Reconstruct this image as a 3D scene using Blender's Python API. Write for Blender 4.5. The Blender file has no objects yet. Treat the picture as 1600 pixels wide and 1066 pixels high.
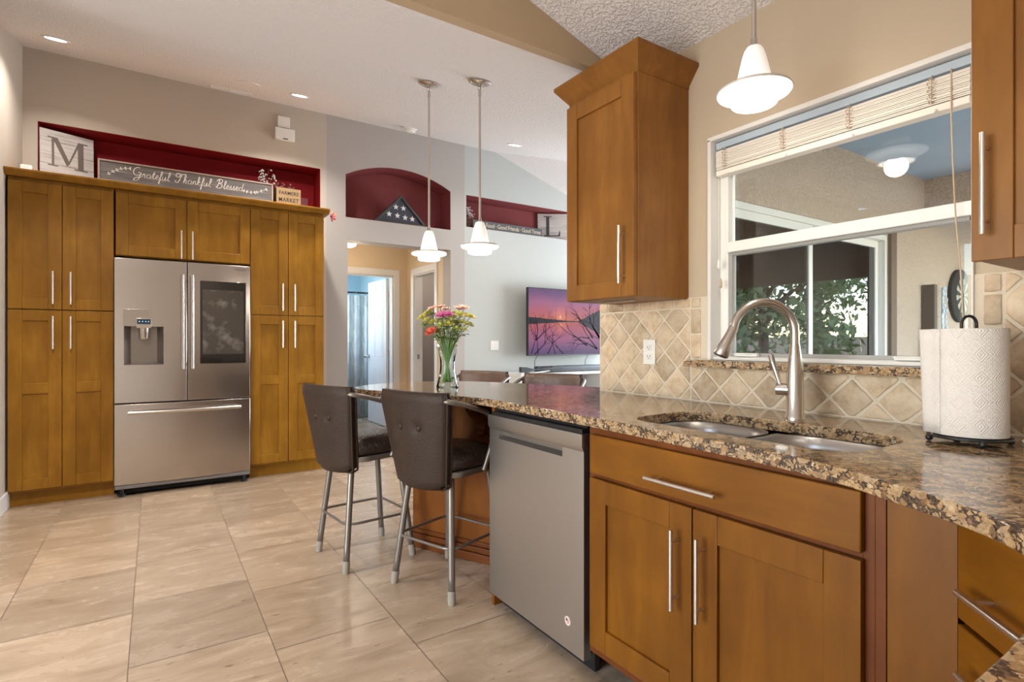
import bpy, bmesh, math, random
from mathutils import Vector, Matrix
random.seed(7)
PI = math.pi
SC = bpy.context.scene
COL = SC.collection

# ------------------------------------------------------------------ camera
cam_d = bpy.data.cameras.new('camera'); cam = bpy.data.objects.new('camera', cam_d); COL.objects.link(cam)
cam.location = (0, 0, 1.16)
cam.rotation_euler = (math.radians(90), 0, math.radians(-33.33))
cam_d.sensor_width = 36.0
cam_d.lens = 36.0 * 850 / 1600
cam_d.clip_start = 0.02
cam_d.shift_y = 1 / 1600
SC.camera = cam
SC.view_settings.view_transform = 'Standard'
SC.view_settings.look = 'None'
SC.view_settings.gamma = 1
SC.view_settings.use_curve_mapping = False
SC.view_settings.exposure = 0.12

# ------------------------------------------------------------------ world: daylight sky
w = bpy.data.worlds.new('world'); SC.world = w; w.use_nodes = True
wn = w.node_tree.nodes; wl = w.node_tree.links
sky = wn.new('ShaderNodeTexSky'); sky.sky_type = 'NISHITA'; sky.sun_disc = False
sky.sun_elevation = math.radians(48); sky.sun_rotation = math.radians(200); sky.air_density = 1.2; sky.dust_density = 0.4
wl.new(sky.outputs[0], wn['Background'].inputs[0]); wn['Background'].inputs[1].default_value = 1.5

def area_light(name, loc, rot, sx, sy, watts, color, shape='RECTANGLE', spread=PI):
    d = bpy.data.lights.new(name, 'AREA'); d.shape = shape; d.size = sx
    if shape in ('RECTANGLE', 'ELLIPSE'): d.size_y = sy
    d.energy = watts; d.color = color; d.spread = spread
    o = bpy.data.objects.new(name, d); COL.objects.link(o); o.location = loc; o.rotation_euler = rot
    return o
# added fill from an unseen left opening, tilted up; daylight from living room window
area_light('fill_left_opening', (-3.02, 1.0, 1.15), (0, -math.radians(112), 0), 2.0, 2.3, 92, (0.96, 0.98, 1.0))
area_light('daylight_living_window', (6.36, 4.0, 1.4), (0, math.radians(108), 0), 1.6, 2.2, 150, (0.86, 0.93, 1.0))
area_light('daylight_bathroom_window', (1.42, 7.9, 1.7), (0, -PI/2, 0), 0.8, 0.8, 14, (0.72, 0.88, 1.0))
sun_d = bpy.data.lights.new('sun', 'SUN'); sun_d.energy = 8.0; sun_d.angle = 0.02; sun_d.color = (1, 0.95, 0.86)
sun = bpy.data.objects.new('sun', sun_d); COL.objects.link(sun)
sun.rotation_euler = Vector((-0.50, 0.55, -1.0)).to_track_quat('-Z', 'Y').to_euler()

# ------------------------------------------------------------------ object helpers
WM = {}
def mat_of(o): return WM.get(o.name, Matrix())
def tag(o, label=None, cat=None, group=None, kind=None):
    if label: o['label'] = label
    if cat: o['category'] = cat
    if group: o['group'] = group
    if kind: o['kind'] = kind
    return o
def thing(name, loc, label, cat, rz=0, group=None, rot=None):
    o = bpy.data.objects.new(name, None); COL.objects.link(o)
    o.empty_display_size = 0.05
    e = rot if rot else (0, 0, rz)
    o.location = loc; o.rotation_euler = e
    from mathutils import Euler
    WM[o.name] = Matrix.Translation(loc) @ Euler(e).to_matrix().to_4x4()
    return tag(o, label, cat, group)
def obj(name, bm, m, parent=None, local=False, bev=0, seg=2, smooth=False, label=None, kind=None, subsurf=0, angle=40):
    """link bm as one mesh. verts are world coordinates unless local=True (then parent's frame)."""
    if parent is not None and not local:
        bm.transform(mat_of(parent).inverted())
    bmesh.ops.recalc_face_normals(bm, faces=bm.faces[:])
    me = bpy.data.meshes.new(name); bm.to_mesh(me); bm.free()
    for mm in (m if isinstance(m, (list, tuple)) else [m]): me.materials.append(mm)
    o = bpy.data.objects.new(name, me); COL.objects.link(o)
    if parent is not None:
        o.parent = parent; WM[o.name] = mat_of(parent)
    if bev:
        b = o.modifiers.new('bevel', 'BEVEL'); b.width = bev; b.segments = seg; b.limit_method = 'ANGLE'; b.angle_limit = math.radians(angle)
        b.harden_normals = False
    if subsurf:
        s = o.modifiers.new('sub', 'SUBSURF'); s.levels = subsurf; s.render_levels = subsurf
    if smooth or bev:
        for p in me.polygons: p.use_smooth = True
        if smooth != 'all':
            try: me.set_sharp_from_angle(angle=math.radians(angle))
            except Exception: pass
    if label: o['label'] = label
    if kind: o['kind'] = kind
    return o
def struct(name, bm, m, parent=None, **k):
    o = obj(name, bm, m, parent, **k)
    if parent is None: o['kind'] = 'structure'
    return o
def copy_tree(o, parent=None):
    c = o.copy(); COL.objects.link(c)
    if parent is not None: c.parent = parent
    for ch in list(o.children): copy_tree(ch, c)
    return c
def B(): return bmesh.new()
def box(bm, x0, x1, y0, y1, z0, z1, mi=0):
    vs = [bm.verts.new((x, y, z)) for x in (x0, x1) for y in (y0, y1) for z in (z0, z1)]
    for q in ((0,1,3,2),(4,6,7,5),(0,4,5,1),(2,3,7,6),(0,2,6,4),(1,5,7,3)):
        f = bm.faces.new([vs[i] for i in q]); f.material_index = mi
    return vs
def bx(*a, **k):
    bm = B(); box(bm, *a, **k); return bm
def prism(bm, pts, axis, a0, a1, mi=0):
    """pts: 2D polygon; axis 'z': (x,y), 'y': (x,z), 'x': (y,z)"""
    def P3(p, a):
        return {'z': (p[0], p[1], a), 'y': (p[0], a, p[1]), 'x': (a, p[0], p[1])}[axis]
    v0 = [bm.verts.new(P3(p, a0)) for p in pts]; v1 = [bm.verts.new(P3(p, a1)) for p in pts]
    n = len(pts)
    fs = [bm.faces.new(v0), bm.faces.new(list(reversed(v1)))]
    for i in range(n):
        j = (i+1) % n; fs.append(bm.faces.new((v0[j], v0[i], v1[i], v1[j])))
    for f in fs: f.material_index = mi
    return bm
def ring_frame(d):
    d = d.normalized(); up = Vector((0,0,1)) if abs(d.z) < 0.95 else Vector((1,0,0))
    a = d.cross(up).normalized(); return a, a.cross(d).normalized()
def tube(bm, pts, r, n=10, closed=False, caps=True, mi=0):
    pts = [Vector(p) for p in pts]; N = len(pts); rings = []
    rr = r if isinstance(r, (list, tuple)) else [r]*N
    pa = None
    for i, p in enumerate(pts):
        if closed: d = pts[(i+1) % N] - pts[i-1]
        else: d = pts[min(i+1, N-1)] - pts[max(i-1, 0)]
        d.normalize()
        if pa is None: a, b = ring_frame(d)
        else:
            a = (pa - d*pa.dot(d)).normalized(); b = a.cross(d).normalized()
        pa = a
        rings.append([bm.verts.new(p + (a*math.cos(2*PI*k/n) + b*math.sin(2*PI*k/n))*rr[i]) for k in range(n)])
    M = N if closed else N-1
    for i in range(M):
        A, C = rings[i], rings[(i+1) % N]
        off = 0
        if closed and i == N-1:
            off = min(range(n), key=lambda o: (A[0].co - C[o].co).length)
        for k in range(n):
            f = bm.faces.new((A[k], A[(k+1) % n], C[(k+1+off) % n], C[(k+off) % n])); f.material_index = mi
    if caps and not closed:
        f = bm.faces.new(rings[0]); f.material_index = mi
        f = bm.faces.new(list(reversed(rings[-1]))); f.material_index = mi
    return bm
def cyl(bm, p0, p1, r, n=16, mi=0): return tube(bm, [p0, p1], r, n, mi=mi)
def lathe(bm, prof, c=(0,0,0), n=32, axis='z', close=False, mi=0):
    """prof: list of (r, h)."""
    rings = []
    for r, h in prof:
        if r < 1e-6:
            rings.append([bm.verts.new(Vector(c) + axv(0, 0, h, axis))])
        else:
            rings.append([bm.verts.new(Vector(c) + axv(r*math.cos(2*PI*k/n), r*math.sin(2*PI*k/n), h, axis)) for k in range(n)])
    for A, C in zip(rings, rings[1:]):
        for k in range(n):
            if len(A) == 1 and len(C) == 1: continue
            if len(A) == 1: f = bm.faces.new((A[0], C[(k+1) % n], C[k]))
            elif len(C) == 1: f = bm.faces.new((A[k], A[(k+1) % n], C[0]))
            else: f = bm.faces.new((A[k], A[(k+1) % n], C[(k+1) % n], C[k]))
            f.material_index = mi
    if close and len(rings[0]) > 1: bm.faces.new(rings[0]).material_index = mi
    if close and len(rings[-1]) > 1: bm.faces.new(list(reversed(rings[-1]))).material_index = mi
    return bm
def axv(x, y, h, axis):
    return Vector((x, y, h)) if axis == 'z' else (Vector((x, h, y)) if axis == 'y' else Vector((h, x, y)))
def ball(bm, c, r, sx=1, sy=1, sz=1, u=12, v=8, mi=0):
    g = bmesh.ops.create_uvsphere(bm, u_segments=u, v_segments=v, radius=r)
    for vv in g['verts']: vv.co = Vector((vv.co.x*sx, vv.co.y*sy, vv.co.z*sz)) + Vector(c)
    for vv in g['verts']:
        for f in vv.link_faces: f.material_index = mi
    return bm
def warp_box(bm, nx, ny, nz, fn):
    """closed subdivided box; fn(u,v,w) with -1..1 -> point"""
    V = {}
    def vt(i, j, k):
        key = (i, j, k)
        if key not in V: V[key] = bm.verts.new(fn(2*i/nx-1, 2*j/ny-1, 2*k/nz-1))
        return V[key]
    for i in range(nx):
        for j in range(ny):
            for k in (0, nz): bm.faces.new((vt(i,j,k), vt(i+1,j,k), vt(i+1,j+1,k), vt(i,j+1,k)))
    for i in range(nx):
        for k in range(nz):
            for j in (0, ny): bm.faces.new((vt(i,j,k), vt(i+1,j,k), vt(i+1,j,k+1), vt(i,j,k+1)))
    for j in range(ny):
        for k in range(nz):
            for i in (0, nx): bm.faces.new((vt(i,j,k), vt(i,j+1,k), vt(i,j+1,k+1), vt(i,j,k+1)))
    return bm
def catmull(pts, n=6, closed=False):
    out = []; N = len(pts)
    rng = range(N) if closed else range(N-1)
    for i in rng:
        g = lambda k: Vector(pts[k % N]) if closed else Vector(pts[max(0, min(N-1, k))])
        p0, p1, p2, p3 = g(i-1), g(i), g(i+1), g(i+2)
        for s in range(n):
            t = s/n
            out.append(0.5*((2*p1)+(-p0+p2)*t+(2*p0-5*p1+4*p2-p3)*t*t+(-p0+3*p1-3*p2+p3)*t**3))
    if not closed: out.append(Vector(pts[-1]))
    return out
def text_bm(s, size, extrude=0.001, shear=0.0, align='CENTER', space=1.0, bold=0.0, sx=1.0):
    """text as mesh in local XZ plane facing -Y, centred on origin"""
    cu = bpy.data.curves.new('t', 'FONT'); cu.body = s; cu.size = size; cu.extrude = extrude; cu.shear = shear
    cu.align_x = align; cu.align_y = 'CENTER'; cu.space_character = space; cu.offset = bold; cu.resolution_u = 3
    o = bpy.data.objects.new('t', cu); COL.objects.link(o)
    dg = bpy.context.evaluated_depsgraph_get()
    me = bpy.data.meshes.new_from_object(o.evaluated_get(dg))
    bm = B(); bm.from_mesh(me)
    bpy.data.objects.remove(o); bpy.data.curves.remove(cu); bpy.data.meshes.remove(me)
    for v in bm.verts: v.co = Vector((v.co.x*sx, -v.co.z, v.co.y))
    return bm
def merge(dst, src, mi=None, M=None):
    if M is not None: src.transform(M)
    me = bpy.data.meshes.new('tmp'); src.to_mesh(me); src.free()
    n0 = len(dst.faces); dst.from_mesh(me); bpy.data.meshes.remove(me)
    if mi is not None:
        dst.faces.ensure_lookup_table()
        for f in dst.faces[n0:]: f.material_index = mi
    return dst
def T(x, y, z): return Matrix.Translation((x, y, z))
def RZ(a): return Matrix.Rotation(a, 4, 'Z')

# ------------------------------------------------------------------ materials
def newmat(name):
    m = bpy.data.materials.new(name); m.use_nodes = True
    nt = m.node_tree; return m, nt.nodes, nt.links, nt.nodes['Principled BSDF']
def plain(name, col, rough=0.5, metal=0.0, spec=0.5, emit=None, es=0, bump=0, bscale=50, coat=0, sheen=0, vary=0, vscale=3):
    m, N, L, p = newmat(name)
    p.inputs['Base Color'].default_value = (*col, 1); p.inputs['Roughness'].default_value = rough
    p.inputs['Metallic'].default_value = metal; p.inputs['Specular IOR Level'].default_value = spec
    if coat: p.inputs['Coat Weight'].default_value = coat; p.inputs['Coat Roughness'].default_value = 0.1
    if emit: p.inputs['Emission Color'].default_value = (*emit, 1); p.inputs['Emission Strength'].default_value = es
    tc = N.new('ShaderNodeTexCoord')
    if vary:
        n = N.new('ShaderNodeTexNoise'); n.inputs['Scale'].default_value = vscale; n.inputs['Detail'].default_value = 4
        L.new(tc.outputs['Object'], n.inputs['Vector'])
        mx = N.new('ShaderNodeMixRGB'); mx.blend_type = 'MIX'
        mx.inputs[1].default_value = (*[c*(1-vary) for c in col], 1); mx.inputs[2].default_value = (*[min(1, c*(1+vary)) for c in col], 1)
        L.new(n.outputs['Fac'], mx.inputs[0]); L.new(mx.outputs[0], p.inputs['Base Color'])
    if bump:
        n = N.new('ShaderNodeTexNoise'); n.inputs['Scale'].default_value = bscale; n.inputs['Detail'].default_value = 3
        L.new(tc.outputs['Object'], n.inputs['Vector'])
        b = N.new('ShaderNodeBump'); b.inputs['Strength'].default_value = bump; b.inputs['Distance'].default_value = 0.01
        L.new(n.outputs['Fac'], b.inputs['Height']); L.new(b.outputs[0], p.inputs['Normal'])
    return m
def ramp(N, stops):
    r = N.new('ShaderNodeValToRGB'); e = r.color_ramp.elements
    while len(e) < len(stops): e.new(0.5)
    for i, (pos, c) in enumerate(stops): e[i].position = pos; e[i].color = (*c, 1)
    return r
def wood(name, dark, light, rough=0.42, horiz=False):
    m, N, L, p = newmat(name)
    tc = N.new('ShaderNodeTexCoord')
    mp = N.new('ShaderNodeMapping'); mp.inputs['Scale'].default_value = (2.2, 9, 9) if horiz else (9, 9, 1.6)
    L.new(tc.outputs['Object'], mp.inputs['Vector'])
    n1 = N.new('ShaderNodeTexNoise'); n1.inputs['Scale'].default_value = 1.6; n1.inputs['Detail'].default_value = 7; n1.inputs['Roughness'].default_value = 0.6; n1.inputs['Distortion'].default_value = 0.6
    L.new(mp.outputs[0], n1.inputs['Vector'])
    n2 = N.new('ShaderNodeTexNoise'); n2.inputs['Scale'].default_value = 3.0; n2.inputs['Detail'].default_value = 3
    L.new(tc.outputs['Object'], n2.inputs['Vector'])
    ad = N.new('ShaderNodeMath'); ad.operation = 'ADD'; L.new(n1.outputs['Fac'], ad.inputs[0]); L.new(n2.outputs['Fac'], ad.inputs[1])
    mu = N.new('ShaderNodeMath'); mu.operation = 'MULTIPLY'; mu.inputs[1].default_value = 0.5; L.new(ad.outputs[0], mu.inputs[0])
    r = ramp(N, [(0.30, dark), (0.52, tuple((a+b)/2 for a, b in zip(dark, light))), (0.68, light)])
    L.new(mu.outputs[0], r.inputs[0]); L.new(r.outputs[0], p.inputs['Base Color'])
    p.inputs['Roughness'].default_value = rough; p.inputs['Coat Weight'].default_value = 0.04; p.inputs['Coat Roughness'].default_value = 0.25; p.inputs['Specular IOR Level'].default_value = 0.22
    return m
def brushed(name, col, rough=0.26, axis='z', aniso=0.0):
    m, N, L, p = newmat(name)
    p.inputs['Metallic'].default_value = 1; p.inputs['Base Color'].default_value = (*col, 1)
    tc = N.new('ShaderNodeTexCoord'); mp = N.new('ShaderNodeMapping')
    s = {'z': (26, 26, .25), 'x': (.5, 60, 60), 'y': (60, .5, 60)}[axis]
    mp.inputs['Scale'].default_value = s
    L.new(tc.outputs['Object'], mp.inputs['Vector'])
    n = N.new('ShaderNodeTexNoise'); n.inputs['Scale'].default_value = 1.0; n.inputs['Detail'].default_value = 2
    L.new(mp.outputs[0], n.inputs['Vector'])
    mr = N.new('ShaderNodeMapRange'); mr.inputs['To Min'].default_value = rough; mr.inputs['To Max'].default_value = rough+0.001
    L.new(n.outputs['Fac'], mr.inputs['Value']); L.new(mr.outputs[0], p.inputs['Roughness'])
    return m
def thin_glass(name, tint=(1, 1, 1), refl=1.0, ior=1.52):
    m = bpy.data.materials.new(name); m.use_nodes = True; N = m.node_tree.nodes; L = m.node_tree.links
    N.clear(); out = N.new('ShaderNodeOutputMaterial')
    t = N.new('ShaderNodeBsdfTransparent'); t.inputs[0].default_value = (*tint, 1)
    g = N.new('ShaderNodeBsdfGlossy'); g.inputs['Roughness'].default_value = 0.0; g.inputs[0].default_value = (refl, refl, refl, 1)
    f = N.new('ShaderNodeFresnel'); f.inputs['IOR'].default_value = ior
    mx = N.new('ShaderNodeMixShader'); L.new(f.outputs[0], mx.inputs[0]); L.new(t.outputs[0], mx.inputs[1]); L.new(g.outputs[0], mx.inputs[2])
    L.new(mx.outputs[0], out.inputs[0]); return m
def granite():
    m, N, L, p = newmat('granite')
    tc = N.new('ShaderNodeTexCoord')
    mp = N.new('ShaderNodeMapping'); mp.inputs['Scale'].default_value = (1.0, 1.0, 1.3); mp.inputs['Rotation'].default_value = (0, 0, 0.5)
    L.new(tc.outputs['Object'], mp.inputs['Vector'])
    dn = N.new('ShaderNodeTexNoise'); dn.inputs['Scale'].default_value = 22; dn.inputs['Detail'].default_value = 3
    L.new(mp.outputs[0], dn.inputs['Vector'])
    va = N.new('ShaderNodeVectorMath'); va.operation = 'SCALE'; va.inputs['Scale'].default_value = 0.03
    L.new(dn.outputs['Color'], va.inputs[0])
    vb = N.new('ShaderNodeVectorMath'); vb.operation = 'ADD'; L.new(mp.outputs[0], vb.inputs[0]); L.new(va.outputs[0], vb.inputs[1])
    v = N.new('ShaderNodeTexVoronoi'); v.inputs['Scale'].default_value = 78; L.new(vb.outputs[0], v.inputs['Vector'])
    sep = N.new('ShaderNodeSeparateColor'); L.new(v.outputs['Color'], sep.inputs[0])
    r = ramp(N, [(0.0, (0.30, 0.18, 0.085)), (0.3, (0.46, 0.31, 0.17)), (0.55, (0.36, 0.235, 0.125)), (0.75, (0.50, 0.37, 0.235)), (0.9, (0.20, 0.11, 0.055)), (1.0, (0.33, 0.20, 0.095))])
    L.new(sep.outputs[0], r.inputs[0])
    hf = N.new('ShaderNodeTexNoise'); hf.inputs['Scale'].default_value = 130; hf.inputs['Detail'].default_value = 5; hf.inputs['Roughness'].default_value = 0.7; L.new(tc.outputs['Object'], hf.inputs['Vector'])
    hm = N.new('ShaderNodeMapRange'); hm.inputs['From Min'].default_value = 0.3; hm.inputs['From Max'].default_value = 0.7; hm.inputs['To Min'].default_value = 0.55; hm.inputs['To Max'].default_value = 1.3; L.new(hf.outputs['Fac'], hm.inputs['Value'])
    hs_ = N.new('ShaderNodeVectorMath'); hs_.operation = 'SCALE'; L.new(r.outputs[0], hs_.inputs[0]); L.new(hm.outputs[0], hs_.inputs['Scale'])
    # dark mineral seams between crystals
    ve = N.new('ShaderNodeTexVoronoi'); ve.feature = 'DISTANCE_TO_EDGE'; ve.inputs['Scale'].default_value = 78; L.new(vb.outputs[0], ve.inputs['Vector'])
    n2 = N.new('ShaderNodeTexNoise'); n2.inputs['Scale'].default_value = 36; n2.inputs['Detail'].default_value = 6; n2.inputs['Roughness'].default_value = 0.65
    L.new(mp.outputs[0], n2.inputs['Vector'])
    mr = N.new('ShaderNodeMapRange'); mr.inputs['From Min'].default_value = 0.46; mr.inputs['From Max'].default_value = 0.66; mr.inputs['To Min'].default_value = 0.0; mr.inputs['To Max'].default_value = 0.32
    L.new(n2.outputs['Fac'], mr.inputs['Value'])
    lt = N.new('ShaderNodeMath'); lt.operation = 'LESS_THAN'; L.new(ve.outputs['Distance'], lt.inputs[0]); L.new(mr.outputs[0], lt.inputs[1])
    n3 = N.new('ShaderNodeTexNoise'); n3.inputs['Scale'].default_value = 190; n3.inputs['Detail'].default_value = 2
    L.new(tc.outputs['Object'], n3.inputs['Vector'])
    rr = ramp(N, [(0.35, (0.03, 0.02, 0.015)), (0.65, (0.12, 0.08, 0.055))]); L.new(n3.outputs['Fac'], rr.inputs[0])
    mx = N.new('ShaderNodeMixRGB'); L.new(lt.outputs[0], mx.inputs[0]); L.new(hs_.outputs[0], mx.inputs[1]); L.new(rr.outputs[0], mx.inputs[2])
    L.new(mx.outputs[0], p.inputs['Base Color'])
    p.inputs['Roughness'].default_value = 0.09; p.inputs['Specular IOR Level'].default_value = 0.6
    return m
def travertine():
    m, N, L, p = newmat('travertine_floor')
    tc = N.new('ShaderNodeTexCoord'); at = N.new('ShaderNodeAttribute'); at.attribute_name = 'tone'
    mp = N.new('ShaderNodeMapping'); mp.inputs['Scale'].default_value = (1.0, 3.2, 1.0); L.new(tc.outputs['Object'], mp.inputs['Vector'])
    sv = N.new('ShaderNodeVectorMath'); sv.operation = 'SCALE'; sv.inputs['Scale'].default_value = 7.0; L.new(at.outputs['Color'], sv.inputs[0])
    av = N.new('ShaderNodeVectorMath'); av.operation = 'ADD'; L.new(mp.outputs[0], av.inputs[0]); L.new(sv.outputs[0], av.inputs[1])
    n = N.new('ShaderNodeTexNoise'); n.inputs['Scale'].default_value = 2.6; n.inputs['Detail'].default_value = 8; n.inputs['Roughness'].default_value = 0.62; n.inputs['Distortion'].default_value = 0.8
    L.new(av.outputs[0], n.inputs['Vector'])
    r = ramp(N, [(0.28, (0.31, 0.218, 0.142)), (0.48, (0.43, 0.315, 0.215)), (0.70, (0.52, 0.395, 0.28))]); L.new(n.outputs['Fac'], r.inputs[0])
    # pits
    n2 = N.new('ShaderNodeTexNoise'); n2.inputs['Scale'].default_value = 16; n2.inputs['Detail'].default_value = 5; L.new(av.outputs[0], n2.inputs['Vector'])
    r2 = ramp(N, [(0.26, (0.45, 0.35, 0.28)), (0.34, (1, 1, 1))]); L.new(n2.outputs['Fac'], r2.inputs[0])
    mm = N.new('ShaderNodeMixRGB'); mm.blend_type = 'MULTIPLY'; mm.inputs[0].default_value = 0.8; L.new(r.outputs[0], mm.inputs[1]); L.new(r2.outputs[0], mm.inputs[2])
    hv = N.new('ShaderNodeSeparateColor'); L.new(at.outputs['Color'], hv.inputs[0])
    mr = N.new('ShaderNodeMapRange'); mr.inputs['To Min'].default_value = 0.86; mr.inputs['To Max'].default_value = 1.12; L.new(hv.outputs[0], mr.inputs['Value'])
    m3 = N.new('ShaderNodeVectorMath'); m3.operation = 'SCALE'; L.new(mm.outputs[0], m3.inputs[0]); L.new(mr.outputs[0], m3.inputs['Scale'])
    L.new(m3.outputs[0], p.inputs['Base Color'])
    rm = N.new('ShaderNodeMapRange'); rm.inputs['To Min'].default_value = 0.16; rm.inputs['To Max'].default_value = 0.36; L.new(n.outputs['Fac'], rm.inputs['Value']); L.new(rm.outputs[0], p.inputs['Roughness'])
    return m
def tumbled():
    m, N, L, p = newmat('tumbled_stone_tile')
    tc = N.new('ShaderNodeTexCoord'); at = N.new('ShaderNodeAttribute'); at.attribute_name = 'tone'
    n = N.new('ShaderNodeTexNoise'); n.inputs['Scale'].default_value = 18; n.inputs['Detail'].default_value = 7; n.inputs['Roughness'].default_value = 0.65
    L.new(tc.outputs['Object'], n.inputs['Vector'])
    r = ramp(N, [(0.28, (0.42, 0.29, 0.18)), (0.5, (0.60, 0.46, 0.32)), (0.7, (0.70, 0.57, 0.43))]); L.new(n.outputs['Fac'], r.inputs[0])
    hv = N.new('ShaderNodeSeparateColor'); L.new(at.outputs['Color'], hv.inputs[0])
    mr = N.new('ShaderNodeMapRange'); mr.inputs['To Min'].default_value = 0.74; mr.inputs['To Max'].default_value = 1.12; L.new(hv.outputs[0], mr.inputs['Value'])
    m3 = N.new('ShaderNodeVectorMath'); m3.operation = 'SCALE'; L.new(r.outputs[0], m3.inputs[0]); L.new(mr.outputs[0], m3.inputs['Scale'])
    L.new(m3.outputs[0], p.inputs['Base Color']); p.inputs['Roughness'].default_value = 0.55
    n2 = N.new('ShaderNodeTexNoise'); n2.inputs['Scale'].default_value = 60; n2.inputs['Detail'].default_value = 5; L.new(tc.outputs['Object'], n2.inputs['Vector'])
    b = N.new('ShaderNodeBump'); b.inputs['Strength'].default_value = 0.5; b.inputs['Distance'].default_value = 0.004
    L.new(n2.outputs['Fac'], b.inputs['Height']); L.new(b.outputs[0], p.inputs['Normal'])
    return m
def textured(name, col, scale, strength, dist=0.01, rough=0.8):
    """knockdown / trowelled plaster"""
    m, N, L, p = newmat(name)
    p.inputs['Base Color'].default_value = (*col, 1); p.inputs['Roughness'].default_value = rough; p.inputs['Specular IOR Level'].default_value = 0.2
    tc = N.new('ShaderNodeTexCoord')
    n = N.new('ShaderNodeTexNoise'); n.inputs['Scale'].default_value = scale; n.inputs['Detail'].default_value = 4; n.inputs['Distortion'].default_value = 0.25
    L.new(tc.outputs['Object'], n.inputs['Vector'])
    r = ramp(N, [(0.42, (0, 0, 0)), (0.56, (1, 1, 1))]); L.new(n.outputs['Fac'], r.inputs[0])
    b = N.new('ShaderNodeBump'); b.inputs['Strength'].default_value = strength; b.inputs['Distance'].default_value = dist
    L.new(r.outputs[0], b.inputs['Height']); L.new(b.outputs[0], p.inputs['Normal'])
    return m

M = {}
M['ceil'] = textured('ceiling_knockdown', (0.84, 0.805, 0.80), 75, 0.65, 0.007)
M['beige'] = plain('beige_wall_paint', (0.50, 0.44, 0.375), 0.7, bump=0.05, bscale=120)
M['tan'] = plain('tan_wall_paint', (0.52, 0.39, 0.25), 0.7, bump=0.05, bscale=120)
M['grey'] = plain('grey_wall_paint', (0.42, 0.385, 0.365), 0.7, bump=0.05, bscale=120)
M['sage'] = plain('sage_grey_wall_paint', (0.46, 0.475, 0.46), 0.7, bump=0.05, bscale=120)
M['hallpaint'] = plain('cream_hall_paint', (0.66, 0.52, 0.35), 0.7)
M['bathpaint'] = plain('pale_blue_paint', (0.42, 0.62, 0.74), 0.7)
M['red'] = plain('dark_red_niche_paint', (0.23, 0.005, 0.009), 0.7, spec=0.2)
M['red2'] = plain('dull_burgundy_niche_paint', (0.22, 0.048, 0.050), 0.7, spec=0.25)
M['white'] = plain('white_gloss_paint', (0.74, 0.72, 0.70), 0.35)
M['vinyl'] = plain('white_vinyl', (0.80, 0.79, 0.77), 0.3)
M['travertine'] = travertine()
M['grout'] = plain('floor_grout', (0.30, 0.235, 0.175), 0.85)
M['tile'] = tumbled()
M['tgrout'] = plain('sanded_tile_grout', (0.66, 0.57, 0.46), 0.9, bump=0.3, bscale=200)
M['granite'] = granite()
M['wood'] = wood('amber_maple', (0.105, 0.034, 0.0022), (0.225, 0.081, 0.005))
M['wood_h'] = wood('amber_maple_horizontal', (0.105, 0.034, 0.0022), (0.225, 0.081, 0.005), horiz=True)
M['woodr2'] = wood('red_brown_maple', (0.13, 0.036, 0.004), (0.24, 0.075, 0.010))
M['wood_lamplit'] = wood('maple_lamplit', (0.17, 0.066, 0.012), (0.34, 0.145, 0.030))  # same maple; pendant light on the wall cabinets put into its tone
M['wood_lit'] = wood('maple_lit', (0.20, 0.084, 0.006), (0.40, 0.19, 0.020))  # same maple; stronger light on the tall cabinets put into its tone
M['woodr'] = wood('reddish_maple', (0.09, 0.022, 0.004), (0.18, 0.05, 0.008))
M['steel'] = brushed('brushed_stainless', (0.52, 0.48, 0.455), 0.22)
M['steel_h'] = brushed('brushed_stainless_across', (0.62, 0.59, 0.57), 0.25, 'x')
M['dwsteel'] = brushed('dishwasher_stainless', (0.50, 0.485, 0.475), 0.38)
M['sinksteel'] = brushed('sink_stainless', (0.42, 0.40, 0.38), 0.36, 'y')
M['nickel'] = plain('satin_nickel', (0.62, 0.58, 0.54), 0.25, 1.0)
M['barnickel'] = plain('brushed_bar_handle', (0.72, 0.68, 0.64), 0.3, 1.0)
M['black'] = plain('black_plastic', (0.012, 0.012, 0.013), 0.4)
M['darkgap'] = plain('dark_cavity', (0.01, 0.008, 0.008), 0.9)
M['screen'] = plain('dark_glass_screen', (0.05, 0.043, 0.04), 0.06, 0.0, 0.8, coat=0.6)
M['leather'] = plain('brown_vinyl', (0.034, 0.0195, 0.0135), 0.5, spec=0.28, bump=0.25, bscale=160, vary=0.25, vscale=6)
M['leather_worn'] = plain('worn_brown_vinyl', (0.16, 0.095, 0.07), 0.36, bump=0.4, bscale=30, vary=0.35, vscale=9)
M['taupe'] = plain('taupe_metal_paint', (0.21, 0.18, 0.155), 0.32, 0.5)
M['rubber'] = plain('cream_rubber_tip', (0.30, 0.255, 0.20), 0.7)
M['lampglass'] = plain('lit_frosted_glass', (0.9, 0.88, 0.85), 0.4, emit=(1.0, 0.93, 0.85), es=2.0)
M['lamptop'] = plain('frosted_glass_upper', (0.9, 0.88, 0.85), 0.4, emit=(1.0, 0.93, 0.86), es=0.36)
M['diffuser'] = plain('lit_lamp_lens', (0.9, 0.9, 0.9), 0.5, emit=(1.0, 0.94, 0.86), es=9.0)
M['glass'] = thin_glass('window_glass', ior=1.36)
M['glass_dimmed'] = thin_glass('dimmed_door_glass', (0.22, 0.23, 0.25), ior=2.1)  # tint added to darken the brightly lit living room behind the slider
M['paper'] = plain('paper_towel', (0.78, 0.73, 0.69), 0.95)
M['stucco'] = textured('tan_stucco', (0.52, 0.42, 0.345), 34, 0.6, 0.015, 0.9)
M['lanaiblue'] = plain('blue_lanai_ceiling', (0.36, 0.48, 0.62), 0.8)
M['concrete'] = plain('concrete', (0.45, 0.43, 0.40), 0.9, vary=0.1)
M['grass'] = plain('lawn_grass', (0.16, 0.16, 0.08), 0.95, vary=0.4, vscale=8)
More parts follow.
